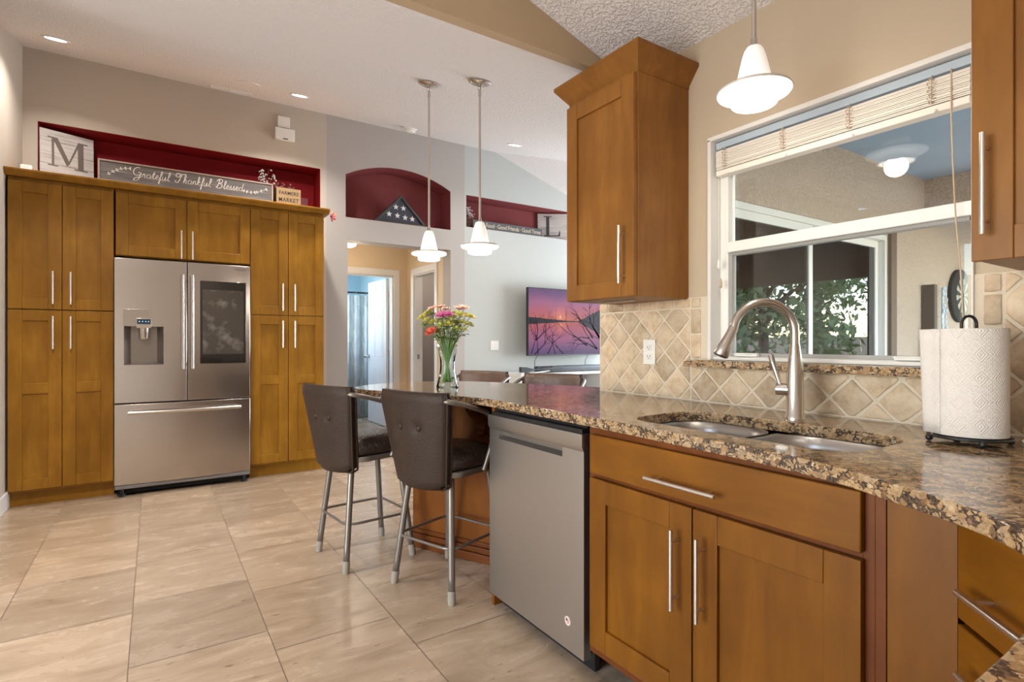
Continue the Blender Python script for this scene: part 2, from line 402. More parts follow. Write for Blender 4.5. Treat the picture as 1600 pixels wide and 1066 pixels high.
M['leaf'] = plain('tree_leaves', (0.26, 0.32, 0.15), 0.7, vary=0.5, vscale=2)
M['leaf2'] = plain('bouquet_leaves', (0.16, 0.26, 0.06), 0.6, vary=0.4, vscale=20)
M['bark'] = plain('bark', (0.16, 0.11, 0.08), 0.9, bump=0.5)
M['white_plastic'] = plain('white_plastic', (0.80, 0.78, 0.75), 0.35)
M['blind'] = plain('cream_blind_slat', (0.82, 0.76, 0.69), 0.5)
M['cord'] = plain('tan_cord', (0.55, 0.42, 0.30), 0.9)
# ================================================================== ROOM SHELL
YF = 5.65; XW = 1.93
def p1(y): return 2.43 + 0.281*(y-1.95)
def p2(x): return 3.465 - 0.31*(x-3.38)
def pk(x): return 2.43 + 0.32*(XW-x)

# floor: real tiles, staggered joints, one mesh
def make_floor():
    bm = B(); lay = bm.loops.layers.float_color.new('tone')
    def face(vs, mi, tone):
        f = bm.faces.new([bm.verts.new(v) for v in vs]); f.material_index = mi
        for l in f.loops: l[lay] = (*tone, 1)
    face([(-3.1, -0.6, -0.003), (6.4, -0.6, -0.003), (6.4, 9.0, -0.003), (-3.1, 9.0, -0.003)], 1, (0.5, 0.5, 0.5))
    offs = {-1: 0.21, 0: 0.04, 1: 0.135, 2: 0.535, 3: 0.29}
    g = 0.0016
    for c in range(-6, 16):
        x0 = -0.535 + 0.4575*c; x1 = x0 + 0.4575
        off = offs.get(c, random.random()*0.565); y = -0.6 - 0.565 + (off % 0.565)
        while y < 9:
            y1 = y + 0.565
            a, b2, cc, dd = max(x0, -3.1)+g, min(x1, 6.4)-g, max(y, -0.6)+g, min(y1, 9.0)-g
            if b2 > a and dd > cc:
                tone = (random.random(), random.random(), random.random())
                face([(a, cc, 0), (b2, cc, 0), (b2, dd, 0), (a, dd, 0)], 0, tone)
            y = y1
    return bm
struct('floor', make_floor(), [M['travertine'], M['grout']])

# ceilings
t = 0.1
bm = B()
def slab(bm, pts):
    lo = [bm.verts.new(p) for p in pts]; hi = [bm.verts.new((p[0], p[1], p[2]+t)) for p in pts]
    bm.faces.new(lo); bm.faces.new(list(reversed(hi)))
    for i in range(len(pts)):
        j = (i+1) % len(pts); bm.faces.new((lo[j], lo[i], hi[i], hi[j]))
slab(bm, [(-3.1, 1.95, p1(1.95)), (2.05, 1.95, p1(1.95)), (2.05, 2.16, p1(2.16)), (6.4, 2.16, p1(2.16)), (6.4, 2.30, p1(2.30)), (3.38, YF+.1, p1(YF+.1)), (-3.1, YF+.1, p1(YF+.1))])
slab(bm, [(3.38, YF+.1, p1(YF+.1)), (6.4, 2.30, p1(2.30)), (6.4, YF+.1, p2(6.4))])
struct('ceiling', bm, M['ceil'])
bm = B(); slab(bm, [(-3.1, -0.7, pk(-3.1)), (XW, -0.7, pk(XW)), (XW, 1.95, pk(XW)), (-3.1, 1.95, pk(-3.1))])
struct('ceiling_kitchen', bm, M['ceil'])
# gable face between the two vaults
bm = B(); prism(bm, [(XW, 2.43), (-3.1, 2.43), (-3.1, pk(-3.1)), ], 'y', 1.90, 1.949)
struct('wall_gable', bm, M['tan'])

# fridge wall: beige section with long red niche
def wallbox(name, boxes, m, extra=None):
    bm = B()
    for b_ in boxes: box(bm, *b_)
    if extra: extra(bm)
    return struct(name, bm, m)
D1 = YF+0.28; TOP = 3.47
wallbox('wall_far_kitchen', [(-0.86, 1.46, YF, D1, 0, 2.50), (-0.86, 1.46, YF, D1, 2.905, TOP), (-0.86, -0.77, YF, D1, 2.50, 2.905),
        (1.40, 1.46, YF, D1, 2.50, 2.905)], M['beige'])
def liner(name, x0, x1, z0, z1, m):
    bm = B(); e = 0.003
    box(bm, x0, x1, D1-0.01, D1+0.03, z0, z1)
    box(bm, x0, x1, YF+e, D1-.01, z1-e, z1+0.001); box(bm, x0, x1, YF+e, D1-.01, z0-0.001, z0+e)
    box(bm, x0-0.001, x0+e, YF+e, D1-.01, z0, z1); box(bm, x1-e, x1+0.001, YF+e, D1-.01, z0, z1)
    return struct(name, bm, m)
liner('wall_niche_pantry', -0.77, 1.40, 2.50, 2.905, M['red'])
# grey section with arched niche and hall opening
AX0, AX1, AZ, AR = 1.655, 2.865, 2.895, 0.155
def arc_pts(n=20):
    w_ = AX1-AX0; R_ = (w_*w_/4+AR*AR)/(2*AR); cx_ = (AX0+AX1)/2; cz = AZ+AR-R_; a = math.asin(w_/2/R_)
    return [(cx_+R_*math.sin(-a+2*a*i/n), cz+R_*math.cos(-a+2*a*i/n)) for i in range(n+1)]
def arch_top(bm):
    prism(bm, arc_pts() + [(AX1, TOP), (AX0, TOP)], 'y', YF, D1)
wallbox('wall_far_hall', [(1.46, AX0, YF, YF+.2, 0, 2.3), (1.46, AX0, YF, D1, 2.3, TOP), (AX1, 3.05, YF, YF+.2, 0, 2.3), (AX1, 3.05, YF, D1, 2.3, TOP),
         (AX0, 1.675, YF, YF+.2, 0, 2.22), (AX0, AX1, YF, YF+.2, 2.22, 2.452)], M['grey'], arch_top)
bm = B(); prism(bm, arc_pts() + [(AX1, 2.452), (AX0, 2.452)], 'y', D1-.01, D1+.03)
a = arc_pts()
for q0, q1 in zip(a, a[1:]):
    prism(bm, [(q0[0], q0[1]+.001), (q1[0], q1[1]+.001), (q1[0], q1[1]-.003), (q0[0], q0[1]-.003)], 'y', YF+.003, D1-.01)
box(bm, AX0-.001, AX0+.003, YF+.003, D1-.01, 2.452, AZ); box(bm, AX1-.003, AX1+.001, YF+.003, D1-.01, 2.452, AZ)
box(bm, AX0, AX1, YF+.003, D1-.01, 2.451, 2.455)
struct('wall_niche_arch', bm, M['red2'])
# living room section
wallbox('wall_far_living', [(3.05, 6.4, YF, D1, 0, 2.515), (3.05, 6.4, YF, D1, 2.89, TOP), (3.05, 3.07, YF, D1, 2.515, 2.89), (4.75, 6.4, YF, D1, 2.515, 2.89)], M['sage'])
liner('wall_niche_living', 3.07, 4.75, 2.515, 2.89, M['red2'])

# left wall and the room beyond its corner
bm = B(); prism(bm, [(3.2, 0), (YF, 0), (YF, p1(YF)), (3.2, p1(3.2))], 'x', -0.98, -0.86); struct('wall_left', bm, M['beige'])
bm = B(); box(bm, -3.1, -0.98, 3.2, 3.3, 0, p1(3.2)); struct('wall_left_return', bm, M['beige'])
bm = B(); prism(bm, [(3.20, 0), (YF, 0), (YF, .12), (3.20, .12)], 'x', -0.86, -0.845); struct('baseboard_left', bm, M['white'], bev=.004)
# unseen far-left wall, its wide opening added to let fill light in
bm = B(); box(bm, -3.22, -3.1, -0.7, -0.2, 0, 4.05); box(bm, -3.22, -3.1, 2.2, 3.3, 0, 2.75); box(bm, -3.22, -3.1, -.2, 2.2, 2.2, 2.6); box(bm, -3.22, -3.1, -.2, 1.96, 2.6, 4.05)
struct('wall_left_outer', bm, M['beige'])
bm = B(); prism(bm, [(-3.1, 0), (XW, 0), (XW, pk(XW)), (-3.1, pk(-3.1))], 'y', -0.72, -0.6); struct('wall_back', bm, M['beige'])
# window wall
WY0, WY1, WZ0, WZ1 = 0.566, 1.43, 1.055, 1.99
bm = B()
box(bm, XW, 2.05, -0.7, WY0, 0, 2.5); box(bm, XW, 2.05, WY1, 2.10, 0, 2.5)
box(bm, XW, 2.05, WY0, WY1, 0, WZ0); box(bm, XW, 2.05, WY0, WY1, WZ1, 2.5)
struct('wall_window', bm, plain('warm_beige_wall_paint', (0.50, 0.405, 0.30), 0.7, bump=0.05, bscale=120))
# living room right wall with window opening
bm = B(); box(bm, 6.4, 6.52, 2.15, 2.9, 0, 2.7); box(bm, 6.4, 6.52, 5.1, YF+.2, 0, 2.7); box(bm, 6.4, 6.52, 2.9, 5.1, 0, .6); box(bm, 6.4, 6.52, 2.9, 5.1, 2.2, 2.7)
struct('wall_right_living', bm, M['sage'])
# outside wall of living room: stucco outside, with sliding door opening
SX0, SX1 = 2.74, 5.02
bm = B(); box(bm, 2.05, SX0, 2.03, 2.15, 0, 2.75); box(bm, SX1, 9.5, 2.03, 2.15, -.1, 2.75); box(bm, SX0, SX1, 2.03, 2.15, 2.03, 2.75)
struct('wall_lanai', bm, M['stucco'])
# hall beyond the opening
HB = 6.95
DX0, DX1, DZ = 1.86, 2.67, 2.035
bm = B(); box(bm, 1.2, DX0, HB, HB+.11, 0, 2.44); box(bm, DX1, 2.865, HB, HB+.11, 0, 2.44); box(bm, DX0, DX1, HB, HB+.11, DZ, 2.44)
struct('wall_hall_back', bm, M['hallpaint'])
EY0, EY1 = 6.06, 6.70
bm = B(); box(bm, 2.865, 2.975, YF+.2, EY0, 0, 2.44); box(bm, 2.865, 2.975, EY1, 9.0, 0, 2.44); box(bm, 2.865, 2.975, EY0, EY1, DZ, 2.44)
struct('wall_hall_right', bm, M['hallpaint'])
bm = B(); box(bm, 1.1, 1.2, YF+.2, HB, 0, 2.44); struct('wall_hall_left', bm, M['hallpaint'])
bm = B(); box(bm, 1.1, 4.2, YF+.2, 9.0, 2.44, 2.5); struct('ceiling_hall', bm, M['ceil'])
bm = B(); box(bm, 3.9, 4.0, YF+.2, 7.6, 0, 2.44); box(bm, 2.975, 3.9, 7.5, 7.6, 0, 2.44); struct('wall_closet', bm, M['grey'])
bm = B(); box(bm, 1.2, 2.865, 8.9, 9.0, 0, 2.44); box(bm, 1.2, 1.3, HB+.11, 7.4, 0, 2.44); box(bm, 1.2, 1.3, 7.4, 8.4, 0, 1.2); box(bm, 1.2, 1.3, 7.4, 8.4, 2.2, 2.44); box(bm, 1.2, 1.3, 8.4, 8.9, 0, 2.44); box(bm, 2.855, 2.864, HB+.11, 8.9, 0, 2.44)
struct('wall_bathroom', bm, M['bathpaint'])
# casings
def casing_y(name, x0, x1, y, z1, wd=.085, th=.016, sgn=-1, both=True):
    bm = B(); ya, yb = (y-th, y) if sgn < 0 else (y, y+th)
    prism(bm, [(x0-wd, 0), (x0-wd, z1+wd), (x1+wd, z1+wd), (x1+wd, 0), (x1, 0), (x1, z1), (x0, z1), (x0, 0)], 'y', ya, yb)
    # jamb lining
    box(bm, x0, x0+.015, y, y+.11, 0, z1); box(bm, x1-.015, x1, y, y+.11, 0, z1); box(bm, x0, x1, y, y+.11, z1-.015, z1)
    return struct(name, bm, M['white'], bev=.003)
casing_y('trim_1', DX0, DX1, HB, DZ)
bm = B(); prism(bm, [(EY0-.07, 0), (EY0-.07, DZ+.085), (EY1+.085, DZ+.085), (EY1+.085, 0), (EY1, 0), (EY1, DZ), (EY0, DZ), (EY0, 0)], 'x', 2.849, 2.865)
box(bm, 2.865, 2.975, EY1-.015, EY1, 0, DZ); box(bm, 2.865, 2.975, EY0, EY0+.015, 0, DZ); box(bm, 2.865, 2.975, EY0, EY1, DZ-.015, DZ)
tr = struct('trim_2', bm, M['white'], bev=.003)
bm = B(); box(bm, 2.90, 2.93, EY1-.019, EY1-.0149, .93, .99); obj('strike_plate', bm, M['nickel'], tr, label='small steel strike plate')
# bathroom door, six panel, standing open
def six_panel(parent, w_, h_, th, m):
    """local: hinge at origin, leaf along +x, thickness along +y"""
    bm = B(); box(bm, 0, w_, 0, th, .01, h_)
    cw = (w_-.33)/2
    for side in (0, th):
        for cxx in (.11, .11+cw+.11):
            for z0, z1 in ((.22, .80), (.95, 1.58), (1.70, 1.92)):
                o = .004
                y0, y1 = (side-o, side) if side == 0 else (side, side+o)
                prism(bm, [(cxx, z0), (cxx+cw, z0), (cxx+cw, z1), (cxx, z1)], 'y', y0, y1)
                y0, y1 = (side-.007, side) if side == 0 else (side, side+.007)
                prism(bm, [(cxx+.035, z0+.035), (cxx+cw-.035, z0+.035), (cxx+cw-.035, z1-.035), (cxx+.035, z1-.035)], 'y', y0, y1)
    return obj('door_leaf', bm, m, parent, local=True, bev=.003)
d1 = thing('door_1', (2.652, HB+.125, 0), 'white six panel bathroom door standing open', 'door', rz=math.radians(90)); d1['kind'] = 'structure'
leaf = six_panel(d1, .74, 2.015, .035, M['white'])
bm = B()
lathe(bm, [(.026, 0), (.026, .012), (.012, .016), (.012, .04), (.026, .05), (.030, .065), (.02, .078), (0, .08)], (.68, .035, .95), 16, 'y')
lathe(bm, [(.026, 0), (.026, -.012), (.012, -.016), (.012, -.04), (.026, -.05), (.030, -.065), (.02, -.078), (0, -.08)], (.68, 0, .95), 16, 'y')
obj('door_knob', bm, M['nickel'], leaf, local=True, smooth=True)
for z in (.25, 1.0, 1.8):
    bm = B(); cyl(bm, (-.004, -.004, z-.045), (-.004, -.004, z+.045), .007, 10); obj('hinge', bm, M['nickel'], d1, local=True)
# ================================================================== CABINETS
def bar_handle(parent, c, length, vertical=True, out=.034, r=.006, m=None):
    """local frame: door front faces -y. c = centre on the front surface"""
    bm = B(); x, y, z = c; h = length/2
    if vertical:
        cyl(bm, (x, y-out, z-h), (x, y-out, z+h), r, 14)
        for s in (-1, 1): cyl(bm, (x, y, z+s*(h-.032)), (x, y-out, z+s*(h-.032)), r*.8, 10)
    else:
        cyl(bm, (x-h, y-out, z), (x+h, y-out, z), r, 14)
        for s in (-1, 1): cyl(bm, (x+s*(h-.032), y, z), (x+s*(h-.032), y-out, z), r*.8, 10)
    return obj('handle', bm, m or M['barnickel'], parent, local=True, smooth=True, angle=50)
def shaker(parent, name, x0, x1, z0, z1, m, rail=.075, mids=(), th=.02, y=0.0, rec=.011):
    """recessed-panel door, front plane at local y"""
    bm = B(); g = .0005
    box(bm, x0, x0+rail, y, y+th, z0, z1); box(bm, x1-rail, x1, y, y+th, z0, z1)
    zs = [z0] + [v for mz in mids for v in (mz-rail/2, mz+rail/2)] + [z1]
    box(bm, x0+rail+g, x1-rail-g, y, y+th, z0, z0+rail); box(bm, x0+rail+g, x1-rail-g, y, y+th, z1-rail, z1)
    for mz in mids: box(bm, x0+rail+g, x1-rail-g, y, y+th, mz-rail/2, mz+rail/2)
    box(bm, x0+rail-.002, x1-rail+.002, y+rec, y+th-.001, z0+rail-.002, z1-rail+.002)
    return obj(name, bm, m, parent, local=True, bev=.0018, seg=2)
def flat_front(parent, name, x0, x1, z0, z1, m, th=.02, y=0.0):
    bm = B(); box(bm, x0, x1, y, y+th, z0, z1); return obj(name, bm, m, parent, local=True, bev=.003)

# ---- tall pantry wall (fronts at Y=5.05, facing -Y)
CY = 5.05
def tall_unit(name, x0, x1, xm, label):
    c = thing(name, (x0, CY, 0), label, 'cabinet'); W_ = x1-x0; d = xm-x0
    bm = B(); box(bm, 0, W_, .021, .598, .10, 2.31); obj('cabinet_body', bm, M['wood_lit'], c, local=True, bev=.001)
    bm = B(); box(bm, .0, W_, .06, .59, 0, .0995); obj('toe_kick', bm, M['wood_lit'], c, local=True)
    g = .0025
    for (a, b_, hs) in ((g, d-g, 1), (d+g, W_-g, -1)):
        up = shaker(c, 'door', a, b_, 1.391, 2.285, M['wood_lit'])
        lo = shaker(c, 'door', a, b_, .118, 1.383, M['wood_lit'], mids=(.83,))
        hx = b_-.047 if hs > 0 else a+.047
        bar_handle(up, (hx, 0, 1.545), .235); bar_handle(lo, (hx, 0, 1.225), .235)
    return c
tall_unit('pantry_cabinet', -.849, -.2535, -.554, 'tall maple pantry cabinet with four doors left of the fridge')
tall_unit('pantry_cabinet', .678, 1.285, .979, 'tall maple pantry cabinet with four doors right of the fridge')
c = thing('over_fridge_cabinet', (-.244, CY, 0), 'wide two door maple cabinet above the steel fridge', 'cabinet')
bm = B(); box(bm, 0, .921, .021, .598, 1.81, 2.31); obj('cabinet_body', bm, M['wood_lit'], c, local=True, bev=.001)
a = shaker(c, 'door', .003, .4585, 1.815, 2.285, M['wood_lit']); bar_handle(a, (.423, 0, 1.925), .225)
a = shaker(c, 'door', .4635, .918, 1.815, 2.285, M['wood_lit']); bar_handle(a, (.499, 0, 1.925), .225)
# crown board over all three
bm = B()
prof = [(5.045, 2.311), (5.03, 2.311), (4.995, 2.343), (4.995, 2.357), (5.645, 2.357), (5.645, 2.311)]
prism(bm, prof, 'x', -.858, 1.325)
cr = obj('crown_moulding', bm, M['wood_lit'], bev=.002); tag(cr, 'long maple crown board running along the tops of the pantry cabinets', 'moulding')

# ---- fridge
fr = thing('refrigerator', (-.252, 4.97, 0), 'stainless french door fridge with bottom freezer and dark screen', 'refrigerator')
FW = .924; S = M['steel']
bm = B(); box(bm, .004, FW-.004, .075, .66, .05, 1.77); obj('body', bm, plain('fridge_side_grey', (.2, .19, .18), .5, .6), fr, local=True, bev=.004)
def fr_door(name, x0, x1, z0, z1, cut=None):
    """gently bowed steel panel; optional rectangular hole"""
    bm = B()
    def yy(x): u = (x-FW/2)/(FW/2); return .0 + .020*u*u
    xs = sorted(set([x0+(x1-x0)*i/12 for i in range(13)] + ([cut[0], cut[1]] if cut else [])))
    zs = sorted(set([z0, z1] + ([cut[2], cut[3]] if cut else [])))
    V = {}
    def v(i, k, b_):
        if (i, k, b_) not in V: V[(i, k, b_)] = bm.verts.new((xs[i], .07 if b_ else yy(xs[i]), zs[k]))
        return V[(i, k, b_)]
    for i in range(len(xs)-1):
        for k in range(len(zs)-1):
            if cut and xs[i] >= cut[0]-1e-6 and xs[i+1] <= cut[1]+1e-6 and abs(zs[k]-cut[2]) < 1e-6: continue
            bm.faces.new((v(i,k,0), v(i+1,k,0), v(i+1,k+1,0), v(i,k+1,0)))
    for i in range(len(xs)-1):
        for k in (0, len(zs)-1): bm.faces.new((v(i,k,0), v(i+1,k,0), v(i+1,k,1), v(i,k,1)))
    for k in range(len(zs)-1):
        for i in (0, len(xs)-1): bm.faces.new((v(i,k,0), v(i,k+1,0), v(i,k+1,1), v(i,k,1)))
    bm.faces.new([v(i, 0, 1) for i in range(len(xs))] + [v(len(xs)-1, k, 1) for k in range(1, len(zs))] + [v(i, len(zs)-1, 1) for i in range(len(xs)-2, -1, -1)] + [v(0, k, 1) for k in range(len(zs)-2, 0, -1)])
    return obj(name, bm, S, fr, local=True, bev=.004, angle=50)
dl = fr_door('fridge_door', .003, .4665, .700, 1.785, cut=(.062, .312, .985, 1.275))
dr = fr_door('fridge_door', .4715, FW-.003, .700, 1.785)
dz = fr_door('freezer_drawer', .003, FW-.003, .085, .690)
# curved handles
def fhandle(parent, pts, r=.0115):
    bm = B(); tube(bm, pts, r, 14); return obj('handle', bm, M['nickel'], parent, local=True, smooth=True, angle=60)
for par, x in ((dl, .437), (dr, .501)):
    bm = B(); tube(bm, [(x, -.052, .95+.73*i/10) for i in range(11)], .0125, 14)
    for z in (.985, 1.645): tube(bm, [(x, .0, z), (x, -.052, z)], .009, 10)
    obj('handle', bm, M['nickel'], par, local=True, smooth=True, angle=60)
bm = B(); tube(bm, [(.09+.755*i/16, -.035-.02*math.sin(PI*i/16), .628) for i in range(17)], .013, 14)
for x in (.12, .815): tube(bm, [(x, .008, .628), (x, -.038, .628)], .009, 10)
obj('handle', bm, M['nickel'], dz, local=True, smooth=True, angle=60)
# dispenser
dispm = plain('dispenser_grey', (.30, .27, .25), .28, .7)
bm = B()
x0, x1 = .0625, .3115
box(bm, x0, x1, .066, .069, .986, 1.275)  # back
prism(bm, [(.01, .986), (.067, .986), (.067, 1.0), (.02, .992)], 'x', x0, x1)
prism(bm, [(x0, .008), (x0+.002, .067), (x0+.0415, .067), (x0+.0405, .062)], 'z', .99, 1.275)
prism(bm, [(x1, .008), (x1-.002, .067), (x1-.0415, .067), (x1-.0405, .062)], 'z', .99, 1.275)
dsp = obj('water_dispenser', bm, dispm, dl, local=True, label='grey recessed water dispenser')
bm = B(); box(bm, x0-.002, x1+.002, -.001+.006, .02, 1.277, 1.405); obj('dispenser_panel', bm, S, dsp, local=True, bev=.002)
bm = B(); box(bm, .139, .234, -.008, .03, 1.262, 1.335); lathe(bm, [(.036, 0), (.033, -.075), (.028, -.085), (.0, -.085)], (.187, .028, 1.262), 20); obj('spout', bm, M['nickel'], dsp, local=True, bev=.002)
bm = B(); box(bm, .144, .229, -.0095, -.0075, 1.292, 1.33); obj('display', bm, plain('black_blue_display', (.01, .014, .02), .1, emit=(.2, .5, .8), es=.05), dsp, local=True)
bm = B()
for x in (.156, .176, .196, .213): box(bm, x, x+.005, -.0103, -.0095, 1.309, 1.315)
obj('display_icons', bm, plain('lit_icons', (.5, .7, .9), .5, emit=(.5, .8, 1), es=1.2), dsp, local=True)
# door screen
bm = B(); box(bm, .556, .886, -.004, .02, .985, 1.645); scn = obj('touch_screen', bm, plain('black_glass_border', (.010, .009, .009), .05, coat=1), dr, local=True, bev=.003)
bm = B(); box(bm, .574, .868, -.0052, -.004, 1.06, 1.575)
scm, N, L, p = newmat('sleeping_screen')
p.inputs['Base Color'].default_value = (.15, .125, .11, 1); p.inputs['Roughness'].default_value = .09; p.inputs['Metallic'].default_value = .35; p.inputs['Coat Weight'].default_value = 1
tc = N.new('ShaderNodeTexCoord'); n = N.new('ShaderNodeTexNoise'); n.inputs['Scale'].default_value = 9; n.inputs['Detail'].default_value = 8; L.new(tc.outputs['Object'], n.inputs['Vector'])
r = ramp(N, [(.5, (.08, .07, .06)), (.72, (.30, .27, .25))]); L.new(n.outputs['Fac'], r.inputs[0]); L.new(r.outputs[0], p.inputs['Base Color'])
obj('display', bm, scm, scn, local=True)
t_ = text_bm('SAMSUNG', .017, .0004, bold=.0002, space=1.15); t_.transform(T(.845, .0065, 1.752)); obj('badge', t_, plain('badge_grey', (.22, .2, .19), .4, .5), dr, local=True)
bm = B()
box(bm, .02, FW-.02, .05, .1, .018, .08)
obj('kick_grille', bm, M['darkgap'], fr, local=True)
bm = B(); box(bm, .008, FW-.008, .008, .05, .058, .082); obj('lower_trim', bm, plain('grey_trim', (.2, .19, .19), .5), fr, local=True, bev=.003)
for x in (.05, FW-.05):
    bm = B(); lathe(bm, [(0, 0), (.022, 0), (.022, .02), (.012, .022), (.012, .06)], (x, .035, 0), 12); obj('foot', bm, M['black'], fr, local=True)

# ---- window run, fronts at X=1.21 (facing -X)
BX = 1.212; RW = math.radians(-90)
def run_thing(name, y0, label, cat): return thing(name, (BX, y0, 0), label, cat, rz=RW)
# sink base: local x from y=1.40 down to .50
sb = run_thing('sink_base_cabinet', 1.395, 'maple base cabinet with two doors and long false drawer below the sink', 'cabinet')
bm = B(); box(bm, 0, .02, .021, .6, .115, .874); box(bm, .873, .893, .021, .6, .115, .874); box(bm, .02, .873, .021, .6, .115, .135); box(bm, .02, .873, .58, .6, .135, .874)
box(bm, .02, .850, .021, .04, .840, .874); box(bm, .02, .850, .021, .04, .695, .735); box(bm, .850, .873, .021, .04, .135, .874); box(bm, .43, .441, .021, .04, .135, .695); box(bm, .02, .873, .07, .08, .135, .6)
obj('cabinet_body', bm, M['woodr'], sb, local=True, bev=.001)
bm = B(); box(bm, 0.18, .893, .075, .09, 0, .1145); obj('toe_kick', bm, M['woodr'], sb, local=True)
f = flat_front(sb, 'false_drawer_front', .022, .855, .7235, .852, M['wood_h']); bar_handle(f, (.4125, 0, .768), .235, False)
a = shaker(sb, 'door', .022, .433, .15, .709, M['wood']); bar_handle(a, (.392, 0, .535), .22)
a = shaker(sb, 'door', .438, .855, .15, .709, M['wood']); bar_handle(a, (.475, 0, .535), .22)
# corner cabinet: filler panel then drawers on the diagonal
cc = thing('corner_cabinet', (BX, .50, 0), 'maple corner cabinet with plain filler panel and angled drawers', 'cabinet', rz=RW)
bm = B(); box(bm, 0.002, .117, .015, .6, .0, .874); obj('filler_panel', bm, M['wood'], cc, local=True, bev=.001)
bm = B()
cc2 = thing('diagonal_drawer_cabinet', (BX, .385, 0), 'angled maple drawer stack in the corner under the curved granite', 'cabinet', rz=math.radians(-135))
bm = B(); prism(bm, [(-.004, .021), (.40, .021), (.40, .10), (.09, .40), (.06, .40), (.002, .07)], 'z', .0, .874); obj('cabinet_body', bm, M['woodr'], cc2, local=True)
for z0, z1, hz in ((.665, .845, .735), (.41, .655, .595), (.15, .40, .34)):
    f = flat_front(cc2, 'drawer', .012, .385, z0, z1, M['wood_h'], y=0.0); bar_handle(f, (.205, 0, hz), .26, False, r=.0065)
# front leg run, facing +Y
lg = thing('side_base_cabinet', (.925, .105, 0), 'maple base cabinet at the near corner under the granite', 'cabinet', rz=math.radians(180))
bm = B(); box(bm, .003, .60, .021, .6, .1, .874); obj('cabinet_body', bm, M['woodr'], lg, local=True)
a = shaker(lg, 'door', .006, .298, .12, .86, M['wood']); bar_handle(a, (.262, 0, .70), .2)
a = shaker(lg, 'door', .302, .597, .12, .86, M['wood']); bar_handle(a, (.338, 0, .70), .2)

# ---- dishwasher
dw = thing('dishwasher', (1.222, 2.035, 0), 'stainless dishwasher with pocket handle beside the peninsula', 'dishwasher', rz=RW)
bm = B(); box(bm, .005, .60, .035, .58, .075, .868); obj('tub', bm, M['darkgap'], dw, local=True)
W_ = .622; bm = B()
px0, px1, pz0, pz1 = .075, .505, .748, .782
for (a0, a1, b0, b1) in ((0, W_, .07, pz0), (0, W_, pz1, .843), (0, px0, pz0, pz1), (px1, W_, pz0, pz1)): box(bm, a0, a1, 0, .03, b0, b1)
bmesh.ops.remove_doubles(bm, verts=bm.verts[:], dist=1e-5)
fs = {}
for f in list(bm.faces):
    key = tuple(sorted(tuple(round(c, 5) for c in v.co) for v in f.verts)); fs.setdefault(key, []).append(f)
bmesh.ops.delete(bm, geom=[f for l_ in fs.values() if len(l_) > 1 for f in l_], context='FACES')
dd = obj('door', bm, M['dwsteel'], dw, local=True)
bm = B(); box(bm, px0, px1, .0275, .0295, pz0, pz1); prism(bm, [(.001, pz0), (.028, pz0), (.028, pz0+.012)], 'x', px0, px1);
obj('pocket_handle', bm, plain('pocket_grey', (.30, .28, .265), .4, .9), dd, local=True)
bm = B(); prism(bm, [(-.009, .8435), (-.009, .800), (-.0005, .783), (-.0001, .783), (-.0001, .8435)], 'x', 0, W_); obj('upper_panel', bm, M['dwsteel'], dd, local=True, bev=.001)
bm = B(); box(bm, .012, W_-.012, .003, .036, .8435, .858); obj('shadow_gap_strip', bm, M['black'], dw, local=True)  # black strip stands in for the shadow gap under the counter
bm = B(); box(bm, .0, .60, .07, .09, .0, .09); obj('kick_plate', bm, M['black'], dw, local=True)
bm = B(); lathe(bm, [(0, -.0012), (.016, -.0012), (.016, 0)], (.535, 0, .172), 24, 'y'); st = obj('sticker', bm, plain('white_sticker', (.7, .6, .55), .5), dd, local=True)
bm = B(); lathe(bm, [(.0155, -.0016), (.0155, -.0011), (.0125, -.0011), (.0125, -.0016)], (.535, 0, .172), 24, 'y')
for k, (z, x0_, x1_) in enumerate(((.176, -.004, .008), (.170, -.002, .009), (.164, 0, .007))): box(bm, .535+x0_, .535+x1_, -.0017, -.0012, z, z+.003)
box(bm, .527, .534, -.0017, -.0012, .171, .181, 1)
obj('sticker_print', bm, [plain('sticker_red', (.35, .03, .03), .5), plain('sticker_blue', (.02, .03, .12), .5)], st, local=True)

# ---- peninsula base
pb = thing('peninsula_base', (1.5, 2.4, 0), 'maple peninsula base with angled panel and stepped base moulding behind the bar stools', 'cabinet')
outl = [(1.25, 2.042), (1.25, 2.062), (1.62, 2.075), (1.515, 2.35), (1.24, 2.92), (1.56, 3.075), (1.84, 2.5), (1.90, 2.115), (1.90, 2.042)]
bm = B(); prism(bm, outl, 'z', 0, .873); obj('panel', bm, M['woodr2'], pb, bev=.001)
def strip(p, q, z0, z1, th, m, name):
    p, q = Vector(p), Vector(q); d = (q-p).normalized(); n_ = Vector((-d.y, d.x)) ; bm = B()
    if n_.x > 0: n_ = -n_
    a, b_, c_, e = p-d*.0, q+d*.0, q+n_*th, p+n_*th
    prism(bm, [(a.x, a.y), (b_.x, b_.y), (c_.x, c_.y), (e.x, e.y)], 'z', z0, z1)
    return obj(name, bm, m, pb, bev=.004)
strip((1.513, 2.355), (1.24, 2.92), 0, .045, .032, M['woodr'], 'base_moulding'); strip((1.513, 2.355), (1.24, 2.92), .045, .075, .02, M['woodr'], 'base_moulding'); strip((1.513, 2.355), (1.24, 2.92), .075, .10, .01, M['woodr'], 'base_moulding')
